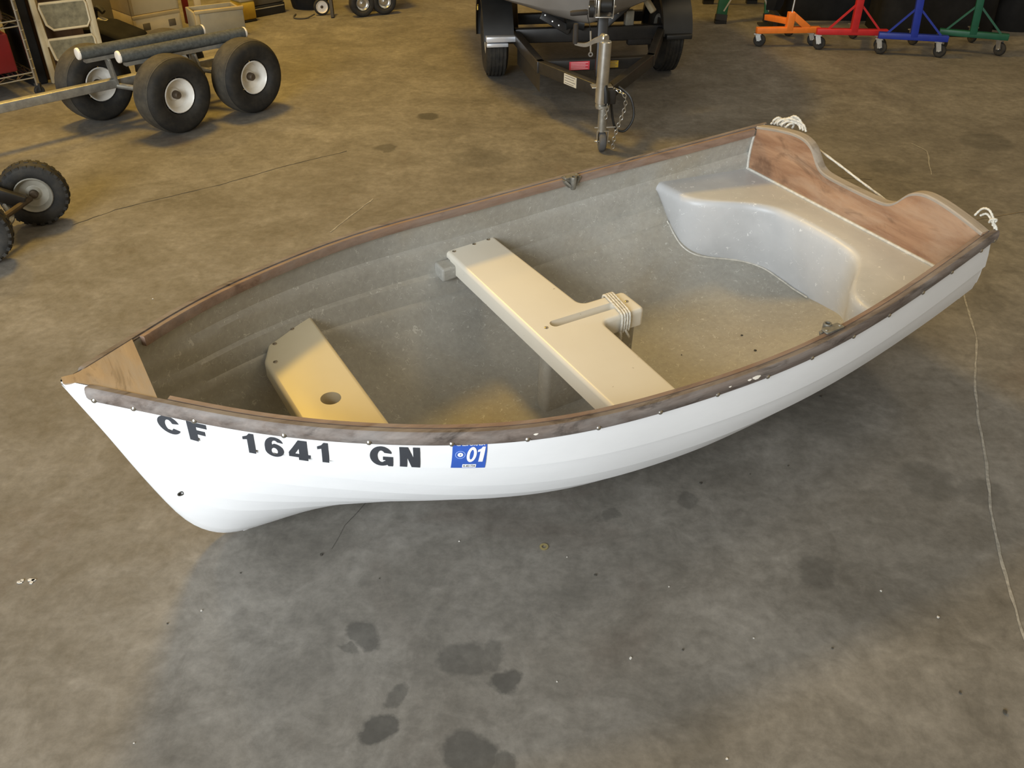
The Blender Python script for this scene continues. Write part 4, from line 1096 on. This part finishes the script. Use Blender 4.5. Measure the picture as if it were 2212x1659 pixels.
# ------------------------------------------------------------------ coloured motor stands
def caster(x, y, zb, parent, ang):
    R = .040
    c = Vector((x, y, R)); ax = Vector((math.cos(ang), math.sin(ang), 0)); fw_ = Vector((-ax.y, ax.x, 0))
    m = MB(); m.lathe(lathe_tyre(R, .026, .012), c, ax, 20, closed=True); m.lathe([(-.011, 0), (-.011, .016), (.011, .016), (.011, 0)], c, ax, 14)
    w = obj('caster', m, M['tyre'], parent, world=True)
    f = MB()
    for s in (-1, 1): f.bar(c + ax * s * .018, c + ax * s * .017 + fw_ * .014 + Vector((0, 0, zb - R - .008)), .003, .030, upv=tuple(fw_))
    f.box((x + fw_.x * .014, y + fw_.y * .014, zb - .004), (.052, .046, .007), ang)
    f.tube([c - ax * .022, c + ax * .022], .004, 6)
    obj('caster_fork', f, M['zinc'], w, smooth=False, world=True)
def stand(name, color, label, a, b, post, depth, zt=.124, post_h=.75, lean=(0, 0), braces=True):
    mid = (Vector(a) + Vector(b)) / 2
    root = thing(name, label, 'stand', (mid.x, mid.y, 0), group=None)
    A = Vector((*a, zt - .018)); B = Vector((*b, zt - .018)); t = (B - A).normalized(); bk = Vector((-t.y, t.x, 0))
    if bk.y < 0: bk = -bk
    m = MB(); m.bar(A, B, .042, .036); obj('base_beam', m, color, root, smooth=False, bevel=.003, world=True)
    P = A + t * post
    vd = Vector((P.x, P.y, 0)).normalized(); E_ = P + vd * depth
    m = MB(); m.bar(P, E_, .036, .034); obj('spine', m, color, root, smooth=False, bevel=.003, world=True)
    top = P + Vector((lean[0], lean[1], post_h))
    m = MB(); m.bar(P, top, .044, .044, upv=tuple(bk)); obj('post', m, color, root, smooth=False, bevel=.003, world=True)
    if braces:
        for s, e in ((-1, -post + .03), (1, (B - A).length - post - .03)):
            e = max(-.16, min(.16, e)); m = MB(); m.bar(P + t * e + Vector((0, 0, .016)), P.lerp(top, .20) + Vector((0, 0, 0)), .012, .010, upv=tuple(bk)); obj('brace', m, color, root, smooth=False, world=True)
    for p, an in ((A + t * .03, 1.2), (B - t * .03, .9), (E_ - vd * .03, .4)):
        caster(p.x, p.y, zt - .036, root, an + random.uniform(-.4, .4))
    return root, P, t, bk
random.seed(11)
org, P_, t_v, bk_ = stand('motor_stand', M['orange'], 'orange wheeled stand with a short post and one thick diagonal brace', (1.585, 6.06), (2.005, 6.09), .215, .30, .120, .11, braces=False)
m = MB(); m.bar(P_ + Vector((0, 0, .10)), P_ + t_v * .125 + Vector((0, 0, .01)), .04, .036, upv=tuple(bk_)); obj('diagonal_brace', m, M['orange'], org, smooth=False, bevel=.003, world=True)
m = MB(); m.bar(P_ + Vector((0, .01, .05)), Vector((1.72, 6.36, .115)), .04, .036); obj('rear_strut', m, M['orange'], org, smooth=False, bevel=.003, world=True)
m = MB(); m.tube([P_ + Vector((.002, 0, .11)), P_ + Vector((.012, .0, .34))], .006, 8); obj('steel_rod', m, M['zinc'], org, world=True)
m = MB(); m.lathe([(0, .006), (.004, .005), (.005, 0)], (1.605, 6.05, .112), (0, 0, 1), 8); obj('bolt', m, M['steel'], org, world=True)
stand('motor_stand', M['red'], 'red wheeled stand with a tall post and two thin braces', (1.958, 5.995), (2.408, 5.975), .234, .34, .132, .9)
stand('motor_stand', M['bluep'], 'blue wheeled stand between the red and the green stands', (2.325, 5.90), (2.735, 5.815), .212, .32, .134, .9, (-.06, .02))
stand('motor_stand', M['green'], 'dark green wheeled stand, farthest right in the row', (2.752, 6.00), (3.137, 5.86), .20, .32, .134, .9, (-.05, .03))

# black shrouded loads behind the stands
def shroud(name, c, s, rz, label):
    random.seed(int(c[0] * 100)); m = MB(); rows = []
    nseg = 28
    for lv, (z, k) in enumerate(((0, 1.0), (.12, .985), (.35, .97), (.62, .95), (.80, .88), (.90, .70), (.94, .35), (.95, .02))):
        row = []
        for j in range(nseg):
            a = 2 * PI * j / nseg; ex = .38
            x = math.copysign(abs(math.cos(a)) ** ex, math.cos(a)); y = math.copysign(abs(math.sin(a)) ** ex, math.sin(a))
            w = 1 + .018 * math.sin(9 * a + lv * .6) * (1 if lv < 4 else .3)
            q = Matrix.Rotation(rz, 3, 'Z') @ Vector((x * s[0] / 2 * k * w, y * s[1] / 2 * k * w, z * s[2]))
            row.append(q + Vector(c))
        rows.append(row)
    m.grid(rows, closed_u=True)
    o = obj(name, m, M['blackcover'], None, angle=60)
    return tag(o, label, 'covered load', 'black covered loads')
shroud('covered_load', (2.33, 7.02, .0), (.72, .5, 1.0), .0, 'tall black covered bundle behind the orange and red stands')
shroud('covered_load', (2.90, 6.52, .0), (.80, .36, 1.05), -.08, 'tall black covered bundle behind the blue stand')
shroud('covered_load', (3.83, 6.75, .0), (.95, .6, 1.0), -.05, 'black covered bundle behind the green stand at the right edge')
ob = thing('outboard_leg', 'black outboard motor leg standing beside the green ladder', 'motor', (1.83, 6.62, 0))
m = MB(); rows = []
for z, x0, x1, w in ((.105, 1.775, 1.875, .02), (.14, 1.772, 1.89, .05), (.24, 1.772, 1.905, .06), (.33, 1.772, 1.93, .07), (.40, 1.765, 1.98, .09), (.62, 1.75, 2.05, .14)):
    rows.append([(x0, 6.62, z), ((x0 + x1) / 2, 6.62 - w / 2, z), (x1, 6.62, z), ((x0 + x1) / 2, 6.62 + w / 2, z)])
m.grid(rows, closed_u=True); m.f.append((3, 2, 1, 0)); n_ = len(m.v); m.f.append((n_ - 4, n_ - 3, n_ - 2, n_ - 1)); obj('leg_casing', m, M['blackcover'], ob, world=True)
m = MB(); m.bar((1.83, 6.60, .105), (1.83, 6.60, 0.0), .03, .16, upv=(0, 1, 0)); m.box((1.83, 6.60, .006), (.18, .14, .012)); obj('foot_plate', m, M['blackpaint'], ob, smooth=False, world=True)

# green step ladder
la_ = thing('step_ladder', 'green fibreglass step ladder with pale braces near the back wall', 'ladder', (1.66, 6.75, 0))
LG = [((1.478, 6.68, .02), (1.56, 6.86, .80)), ((1.838, 6.73, .02), (1.78, 6.90, .80)), ((1.50, 7.30, .02), (1.57, 6.98, .80)), ((1.84, 7.32, .02), (1.78, 7.0, .80))]
for a, b in LG:
    m = MB(); m.bar(a, b, .074, .028, upv=(0, 1, 0)); lg = obj('leg', m, M['ladder_green'], la_, smooth=False, bevel=.003, world=True)
    m = MB(); m.bar(a, Vector(a).lerp(Vector(b), .05) , .08, .040, upv=(0, 1, 0)); m.box((a[0], a[1], .012), (.08, .05, .024)); obj('foot', m, M['blackplastic'], lg, smooth=False, world=True)
for a, b in (((1.492, 6.69, .08), (1.64, 6.74, .33)), ((1.828, 6.735, .07), (1.70, 6.76, .33)), ((1.838, 6.76, .10), (1.74, 6.80, .36))):
    m = MB(); m.bar(a, b, .010, .022, upv=(0, 1, 0)); obj('brace', m, M['steelbar'], la_, smooth=False, world=True)
for z_, f in ((.33, .40), (.56, .69)):
    m = MB(); m.bar(Vector(LG[0][0]).lerp(Vector(LG[0][1]), f), Vector(LG[1][0]).lerp(Vector(LG[1][1]), f), .08, .02); obj('step', m, M['steelbar'], la_, smooth=False, world=True)

# ------------------------------------------------------------------ left background
D45 = Vector((math.cos(math.radians(45)), math.sin(math.radians(45)), 0)); N45 = Vector((D45.y, -D45.x, 0))      # along the left wall, and out of it
# chrome wire rack
rk = thing('wire_rack', 'chrome wire shelving rack at the left edge', 'rack', (-2.78, 4.80, 0))
pA = Vector((-2.633, 4.945, 0)); posts = [pA, pA - D45 * .75, pA - N45 * .40, pA - N45 * .40 - D45 * .75]
for p in posts:
    m = MB(); m.tube([p + Vector((0, 0, .06)), p + Vector((0, 0, 1.4))], .012, 10)
    for z_ in np.arange(.15, 1.35, .05): m.lathe([(-.002, .012), (0, .0132), (.002, .012)], p + Vector((0, 0, z_)), (0, 0, 1), 10)
    po = obj('post', m, M['chrome'], rk, world=True)
    m = MB(); m.lathe(lathe_tyre(.028, .022, .010), p + Vector((0, 0, .028)), N45, 18, closed=True); m.lathe([(-.009, 0), (-.009, .014), (.009, .014), (.009, 0)], p + Vector((0, 0, .028)), N45, 12); m.bar(p + Vector((0, 0, .03)), p + Vector((0, 0, .07)), .03, .02, upv=(0, 1, 0)); obj('caster', m, M['tyre'], po, world=True)
for z_ in (.115, .385, .70):
    m = MB(); c0 = [q + Vector((0, 0, z_)) for q in posts]
    for a, b in ((0, 1), (0, 2), (1, 3), (2, 3)):
        m.tube([c0[a] + Vector((0, 0, .014)), c0[b] + Vector((0, 0, .014))], .004, 6); m.tube([c0[a] - Vector((0, 0, .014)), c0[b] - Vector((0, 0, .014))], .004, 6)
        n_ = max(3, int((c0[a] - c0[b]).length / .05))
        zz = [c0[a].lerp(c0[b], i / n_) + Vector((0, 0, .012 if i % 2 else -.012)) for i in range(n_ + 1)]
        m.tube(zz, .0025, 5)
    n_ = 30
    for i in range(1, n_): m.tube([c0[0].lerp(c0[1], i / n_) + Vector((0, 0, .016)), c0[2].lerp(c0[3], i / n_) + Vector((0, 0, .016))], .002, 4)
    obj('wire_shelf', m, M['chrome'], rk, world=True)
def tilted_box(name, corner, along, out, h_, z0, mat, parent=None, bevel=.01, world=True, d1=D45, d2=N45):
    c = Vector(corner) + d1 * along / 2 - d2 * out / 2 + Vector((0, 0, z0 + h_ / 2))
    R = Matrix((d1, d2, Vector((0, 0, 1)))).transposed(); m = MB(); m.box(c, (along, out, h_), mat=R)
    return obj(name, m, mat, parent, smooth=False, bevel=bevel, world=world)
rb = tilted_box('storage_bin', pA - D45 * .36 - N45 * .05, .30, .28, .20, .134, M['redbin'], world=False); tag(rb, 'dark red plastic bin on the lowest shelf of the wire rack', 'bin')
rb2 = tilted_box('storage_bin', pA - D45 * .70 - N45 * .04, .30, .30, .18, .134, M['redbin'], world=False); tag(rb2, 'red plastic bin farther left on the lowest shelf of the wire rack', 'bin')
rb3 = tilted_box('supply_box', pA - D45 * .40 - N45 * .03, .34, .30, .16, .404, M['woodpanel'], world=False); tag(rb3, 'brown box on the middle shelf of the wire rack', 'box')
bkb = tilted_box('shade_block', pA + D45 * .036 - N45 * .20, .09, .22, .58, 0.0, M['blackcover'], world=False); tag(bkb, 'added black box standing in for the shade between the wire rack and the brown cabinet', 'shade block')  # invented box, its black stands in for shade beside the rack
bkp = tilted_box('shade_sheet', pA - D45 * .95 - N45 * .44, .95, .03, 1.2, 0.0, M['blackcover'], world=False); tag(bkp, 'added black sheet that darkens the view behind the wire rack', 'board')  # black sheet added only to darken what shows behind the rack
# tall brown cabinet and the cream step ladder leaning on it
cb = thing('brown_cabinet', 'tall dark brown wooden cabinet between the wire rack and the cream step ladder', 'cabinet', (-2.75, 5.2, 0))
cc = Vector((-2.72, 5.235, 0))
tilted_box('cabinet_body', cc - N45 * .012, .28, .34, 1.5, 0.0, M['woodpanel'], cb, .006, d1=D45, d2=N45)
tilted_box('cabinet_edge', cc + D45 * .0, .03, .014, 1.5, 0.0, M['woodpanel'], cb, .003)
sl = thing('step_stool', 'folded cream step ladder with two worn treads leaning on the brown cabinet', 'ladder', (-2.55, 5.20, 0))
fA, fB = Vector((-2.655, 5.18, 0)), Vector((-2.415, 5.345, 0))
back = Vector((-.02, .05, 0)); ln_ = Vector((-.004, .015, 1.0))
def sp_(f, z, off=0.0):
    p = fA.lerp(fB, f) + ln_ * z; n = (fB - fA).normalized().cross(Vector((0, 0, 1))); return p + n * off
for f in (0, 1):
    m = MB(); m.bar(sp_(f, 0.0), sp_(f, 1.05), .024, .030, upv=(1, 1, 0)); obj('front_leg', m, M['cream_paint'], sl, smooth=False, bevel=.004, world=True)
    m = MB(); m.bar(sp_(f * .86 + .09, 0.03, -.04), sp_(f * .9 + .05, .9, -.012), .014, .018, upv=(1, 1, 0)); obj('rear_leg', m, M['cream_paint'], sl, smooth=False, bevel=.003, world=True)
    m = MB(); m.bar(sp_(f * .86 + .07, .20, .012), sp_(f * .94 + .03, .40, .004), .006, .014, upv=(1, 1, 0)); obj('link_bar', m, M['cream_paint'], sl, smooth=False, world=True)
for z0, z1 in ((.285, .425), (.10, .235), (.49, .63)):
    ring = [sp_(f, z, .012) for f, z in ((.10, z1), (.90, z1), (.93, z1 - .02), (.93, z0 + .03), (.86, z0), (.24, z0), (.14, z0 + .03), (.09, z1 - .02))]
    m = MB(); m.tube(ring, .0075, 8, closed=True); td = obj('tread_frame', m, M['cream_paint'], sl, world=True)
    m = MB(); quad = [sp_(f, z, .008) for f, z in ((.10, z1), (.92, z1), (.92, z0 + .02), (.84, z0), (.26, z0), (.15, z0 + .02))]; quad2 = [sp_(f, z, .016) for f, z in ((.10, z1), (.92, z1), (.92, z0 + .02), (.84, z0), (.26, z0), (.15, z0 + .02))]
    n6 = 6; m.add(quad + quad2, [tuple(range(5, -1, -1)), tuple(range(6, 12))] + [(i, (i + 1) % 6, 6 + (i + 1) % 6, 6 + i) for i in range(6)]); obj('tread', m, M['step_tread'], td, smooth=False, world=True)
# panel and dark covered equipment behind
pn = tilted_box('leaning_panel', (-3.32, 6.60, 0), .64, .03, 1.1, .0, M['greypanel'], None, .004, world=False, d1=Vector((.985, .17, 0)), d2=Vector((.17, -.985, 0))); tag(pn, 'large grey beige panel standing behind the cream step ladder', 'panel')
dk = thing('covered_machine', 'low black covered machine beside the cream case stack', 'machine', (-2.50, 5.95, 0))
m = MB(); 
m.prism([(-3.05, .0), (-3.05, .17), (-2.80, .18), (-2.62, .165), (-2.45, .095), (-2.42, .0)], 5.78, 6.02, lambda p, dd: (p[0] + (dd - 5.8) * .3, dd, p[1])); obj('cover', m, M['blackcover'], dk, bevel=.02, world=True)
m = MB(); m.tube(smooth_path([(-2.68, 5.97, .17), (-2.67, 5.97, .225), (-2.64, 5.96, .24), (-2.61, 5.95, .215)], 5), .018, 8); obj('handle', m, M['blackplastic'], dk, world=True)
m = MB(); m.bar((-2.66, 5.96, .175), (-2.56, 5.96, .140), .05, .025); obj('grey_lever', m, M['rim_dull'], dk, smooth=False, bevel=.008, world=True)
# cream cases
def case(corner, al, out, h_, z0, label, recess):
    c0 = Vector(corner); mid = c0 + D45 * al / 2 - N45 * out / 2
    r = thing('equipment_case', label, 'case', (mid.x, mid.y, z0), group='cream equipment cases')
    b = tilted_box('case_body', c0, al, out, h_, z0, M['cooler'], r, .006)
    for k in (0, 1):
        tilted_box('edge_strip', c0 + D45 * (al - .018) * k + N45 * .003, .018, .02, h_, z0, M['cooler_band'], r, .003)
    tilted_box('band', c0 + N45 * .004, al, .02, .026, z0 + h_ - .026, M['cooler_band'], r, .003)
    if recess:
        for k in (.18, .72):
            tilted_box('latch_recess', c0 + D45 * al * k + N45 * .002, .052, .01, .046, z0 + h_ * .35, M['recess'], r, .004)
    return r
c0 = Vector((-2.500, 6.105, 0))
case(c0, .335, .30, .155, 0.0, 'cream equipment case with two dark latch recesses, lower of the stacked pair', True)
case(c0, .335, .30, .26, .156, 'plain cream equipment case, upper of the stacked pair', False)
bx = thing('beige_crate', 'beige box with a frayed rim beside the cream cases', 'box', (-1.9, 6.35, 0))
dA = Vector((.85, .527, 0)).normalized(); dN = Vector((dA.y, -dA.x, 0)); cb0 = Vector((-2.085, 6.12, 0))
tilted_box('crate_side', cb0, .315, .014, .165, 0.0, M['beige'], bx, .003, d1=dA, d2=dN); tilted_box('crate_side', cb0 - dN * .246, .315, .014, .165, 0.0, M['beige'], bx, .003, d1=dA, d2=dN)
tilted_box('crate_end', cb0 - dN * .014, .014, .232, .165, 0.0, M['beige'], bx, .003, d1=dA, d2=dN); tilted_box('crate_end', cb0 - dN * .014 + dA * .301, .014, .232, .165, 0.0, M['beige'], bx, .003, d1=dA, d2=dN)
tilted_box('crate_load', cb0 - dN * .016 + dA * .016, .283, .228, .125, 0.004, M['blackcover'], bx, .01, d1=dA, d2=dN)
tilted_box('crate_rim', cb0 - dA * .006 + dN * .006, .327, .02, .022, .166, M['cooler_band'], bx, .004, d1=dA, d2=dN)
tilted_box('corner_post', cb0 - dA * .008 + dN * .004, .03, .03, .166, 0.0, M['cooler_band'], bx, .003, d1=dA, d2=dN)
rp = tilted_box('red_post', (-2.31, 6.58, 0), .035, .035, .22, 0, M['redbin'], None, .003, world=False); tag(rp, 'narrow dark red upright between the cream cases and the beige box', 'post')
wp = tilted_box('white_panel', (-2.24, 6.60, 0), .05, .02, .19, 0, M['cooler'], None, .003, world=False); tag(wp, 'small off-white board next to the dark red upright', 'board')
yb = thing('yellow_tool', 'yellow plastic tool case standing right of the beige box', 'tool case', (-1.86, 6.66, 0))
tilted_box('case_body', (-1.915, 6.60, 0), .11, .16, .12, .015, M['yellowp'], yb, .012); tilted_box('case_lid', (-1.918, 6.597, 0), .116, .166, .05, .136, M['cooler_band'], yb, .008); tilted_box('case_foot', (-1.91, 6.605, 0), .10, .15, .015, 0, M['blackplastic'], yb, .002)
db = thing('dark_toolbox', 'low black toolbox with a dull metal trim strip, right of the yellow case', 'toolbox', (-1.80, 6.9, 0))
tilted_box('box_body', (-1.875, 6.76, 0), .26, .3, .075, 0, M['blackplastic'], db, .006); tilted_box('trim_strip', (-1.875, 6.76, 0) + np.array((0, 0, 0)) if False else (-1.872, 6.757, 0), .25, .01, .006, .052, M['rim_dull'], db, .001); tilted_box('box_lid', (-1.87, 6.765, 0), .25, .29, .14, .078, M['recess'], db, .006)
bo_ = thing('black_bag', 'slumped black bag on the floor beside the dark toolbox', 'bag', (-1.62, 7.03, 0))
m = MB(); rows = []
for z_, k in ((0, .92), (.06, 1.0), (.14, .96), (.22, .8), (.30, .55), (.33, .1)):
    rows.append([(-1.55 + .14 * k * math.cos(a) * (1 + .06 * math.sin(5 * a)), 7.12 + .12 * k * math.sin(a), z_) for a in np.linspace(0, 2 * PI, 21)[:-1]])
m.grid(rows, closed_u=True); obj('bag_body', m, M['blackcover'], bo_, world=True)
m = MB(); m.tube(smooth_path([(-1.65, 7.01, .16), (-1.60, 6.99, .10), (-1.52, 6.985, .09), (-1.46, 7.01, .15)], 5), .006, 6); obj('strap', m, M['rim_dull'], bo_, world=True)
# cable on the floor with a white tag
cbm = MB(); cbm.tube(smooth_path([(-1.60, 6.86, .006), (-1.60, 6.78, .006), (-1.57, 6.73, .006), (-1.50, 6.74, .006), (-1.45, 6.80, .02)], 6), .005, 6); tag(obj('loose_cable', cbm, M['crack'], None), 'thin dark cable looped on the floor left of the small white wheel', 'cable')
# far wheeled cart
ac = thing('utility_cart', 'dark wheeled cart far back with bright hubcaps and a small white front wheel', 'cart', (-1.12, 6.95, 0))
vax = Vector((.42, -.90, 0)).normalized()
for c, R in (((-1.105, 6.83, .092), .092), ((-.955, 6.905, .092), .092)):
    wheel(ac, c, vax, R, .07, .047, M['tyre'], M['zinc'], M['zinc'], dish=.010)
wheel(ac, (-1.405, 6.86, .058), vax, .058, .03, .042, M['tyre'], M['cap'], M['hub'], dish=.006)
m = MB(); m.bar((-1.28, 7.00, .25), (-.88, 7.16, .25), .26, .22); obj('cart_body', m, M['blackcover'], ac, smooth=False, bevel=.02, world=True)
m = MB(); m.bar((-1.335, 6.86, .15), (-1.315, 6.78, 0.0), .022, .03, upv=(0, 1, 0)); obj('stand_leg', m, M['blackpaint'], ac, smooth=False, world=True)
m = MB(); m.tube([(-1.44, 6.92, .02), (-1.46, 6.95, .22)], .004, 6); m.tube([(-1.43, 6.9, .06), (-1.44, 7.0, .2)], .008, 6); obj('fork', m, M['zinc'], ac, world=True)

# ------------------------------------------------------------------ small things on the floor
m = MB(); m.lathe([(0, .0055), (.0022, .0055), (.0022, .0105), (0, .0105)], (.079, 1.511, .0003), (0, 0, 1), 24, closed=True)
tag(obj('washer', m, M['brass'], None), 'brass washer lying on the concrete in front of the dinghy', 'washer')
m = MB()
random.seed(5)
for k in range(6):
    a = random.uniform(0, PI); x = -1.115 + random.uniform(-.02, .02); y = 1.394 + random.uniform(-.006, .006)
    m.prism([(x + .006 * math.cos(a + q) * random.uniform(.6, 1.2), y + .004 * math.sin(a + q)) for q in np.linspace(0, 2 * PI, 7)[:-1]], .0004, .0022, lambda p, dd: (p[0], p[1], dd))
tag(obj('paint_flake', m, M['palegrit'], None, smooth=False), 'small cluster of white flakes on the floor at the lower left', 'debris', kind='stuff')
m = MB()
def flo(px, py):
    d_ = fwd + (px - 1106) / 1912 * r2 - (py - 829.5) / 1912 * u2; t = -CAMH / d_.z; return Vector((0, 0, CAMH)) + d_ * t
def crumb(mb, c, s):
    k = random.randint(5, 7); a0 = random.uniform(0, 6)
    ring = [(c.x + s * random.uniform(.6, 1.2) * math.cos(a0 + 2 * PI * i / k), c.y + s * random.uniform(.6, 1.2) * math.sin(a0 + 2 * PI * i / k)) for i in range(k)]
    mb.prism(ring, .0004, s * .9, lambda p, dd: (p[0], p[1], dd))
for (x, y, s) in ((1513, 1045, .006), (1286, 1243, .005), (1702, 1007, .004), (1475, 1404, .004), (2074, 1497, .005), (1798, 1401, .004), (1620, 1025, .003), (520, 1238, .003), (362, 1347, .003), (694, 1199, .006), (1772, 858, .006), (2170, 1540, .008), (820, 1250, .003)): crumb(m, flo(x, y), s * .62)
tag(obj('dark_grit', m, M['grit'], None, smooth=False), 'scattered dark crumbs of grit over the bare concrete', 'debris', kind='stuff')
m = MB()
for (x, y, s) in ((1445, 1268, .003), (1903, 1277, .004), (2026, 1334, .005), (1628, 1379, .003), (1203, 1473, .003), (992, 1170, .003), (435, 1320, .004), (1225, 1204, .003), (1362, 1423, .005), (1570, 1640, .004), (290, 1606, .003), (580, 980, .0025), (330, 646, .004)): crumb(m, flo(x, y), s * .62)
tag(obj('pale_grit', m, M['palegrit'], None, smooth=False), 'scattered pale specks and chips over the bare concrete', 'debris', kind='stuff')
# leaf bits inside the boat are part of the dirt there
m = MB()
def crumb_b(u, y, s):
    z = max(hullz(u, abs(y)) + .012, keel(u) + .0125); p = BM_ @ Vector((u, -y, z + .001)); ring = [(p.x + s * math.cos(a) * random.uniform(.5, 1.2), p.y + s * .6 * math.sin(a) * random.uniform(.5, 1.2)) for a in np.linspace(0, 2 * PI, 7)[:-1]]
    m.prism(ring, p.z, p.z + s * .5, lambda q, dd: (q[0], q[1], dd))
for (u, y, s) in ((.93, .20, .006), (1.83, .05, .005), (1.80, .14, .006), (.87, .14, .003), (1.62, .02, .003), (.80, .05, .003)): crumb_b(u, y, s)
tag(obj('leaf_crumbs', m, M['grit'], None, smooth=False), 'few dark leaf crumbs lying inside the dinghy', 'debris', kind='stuff')
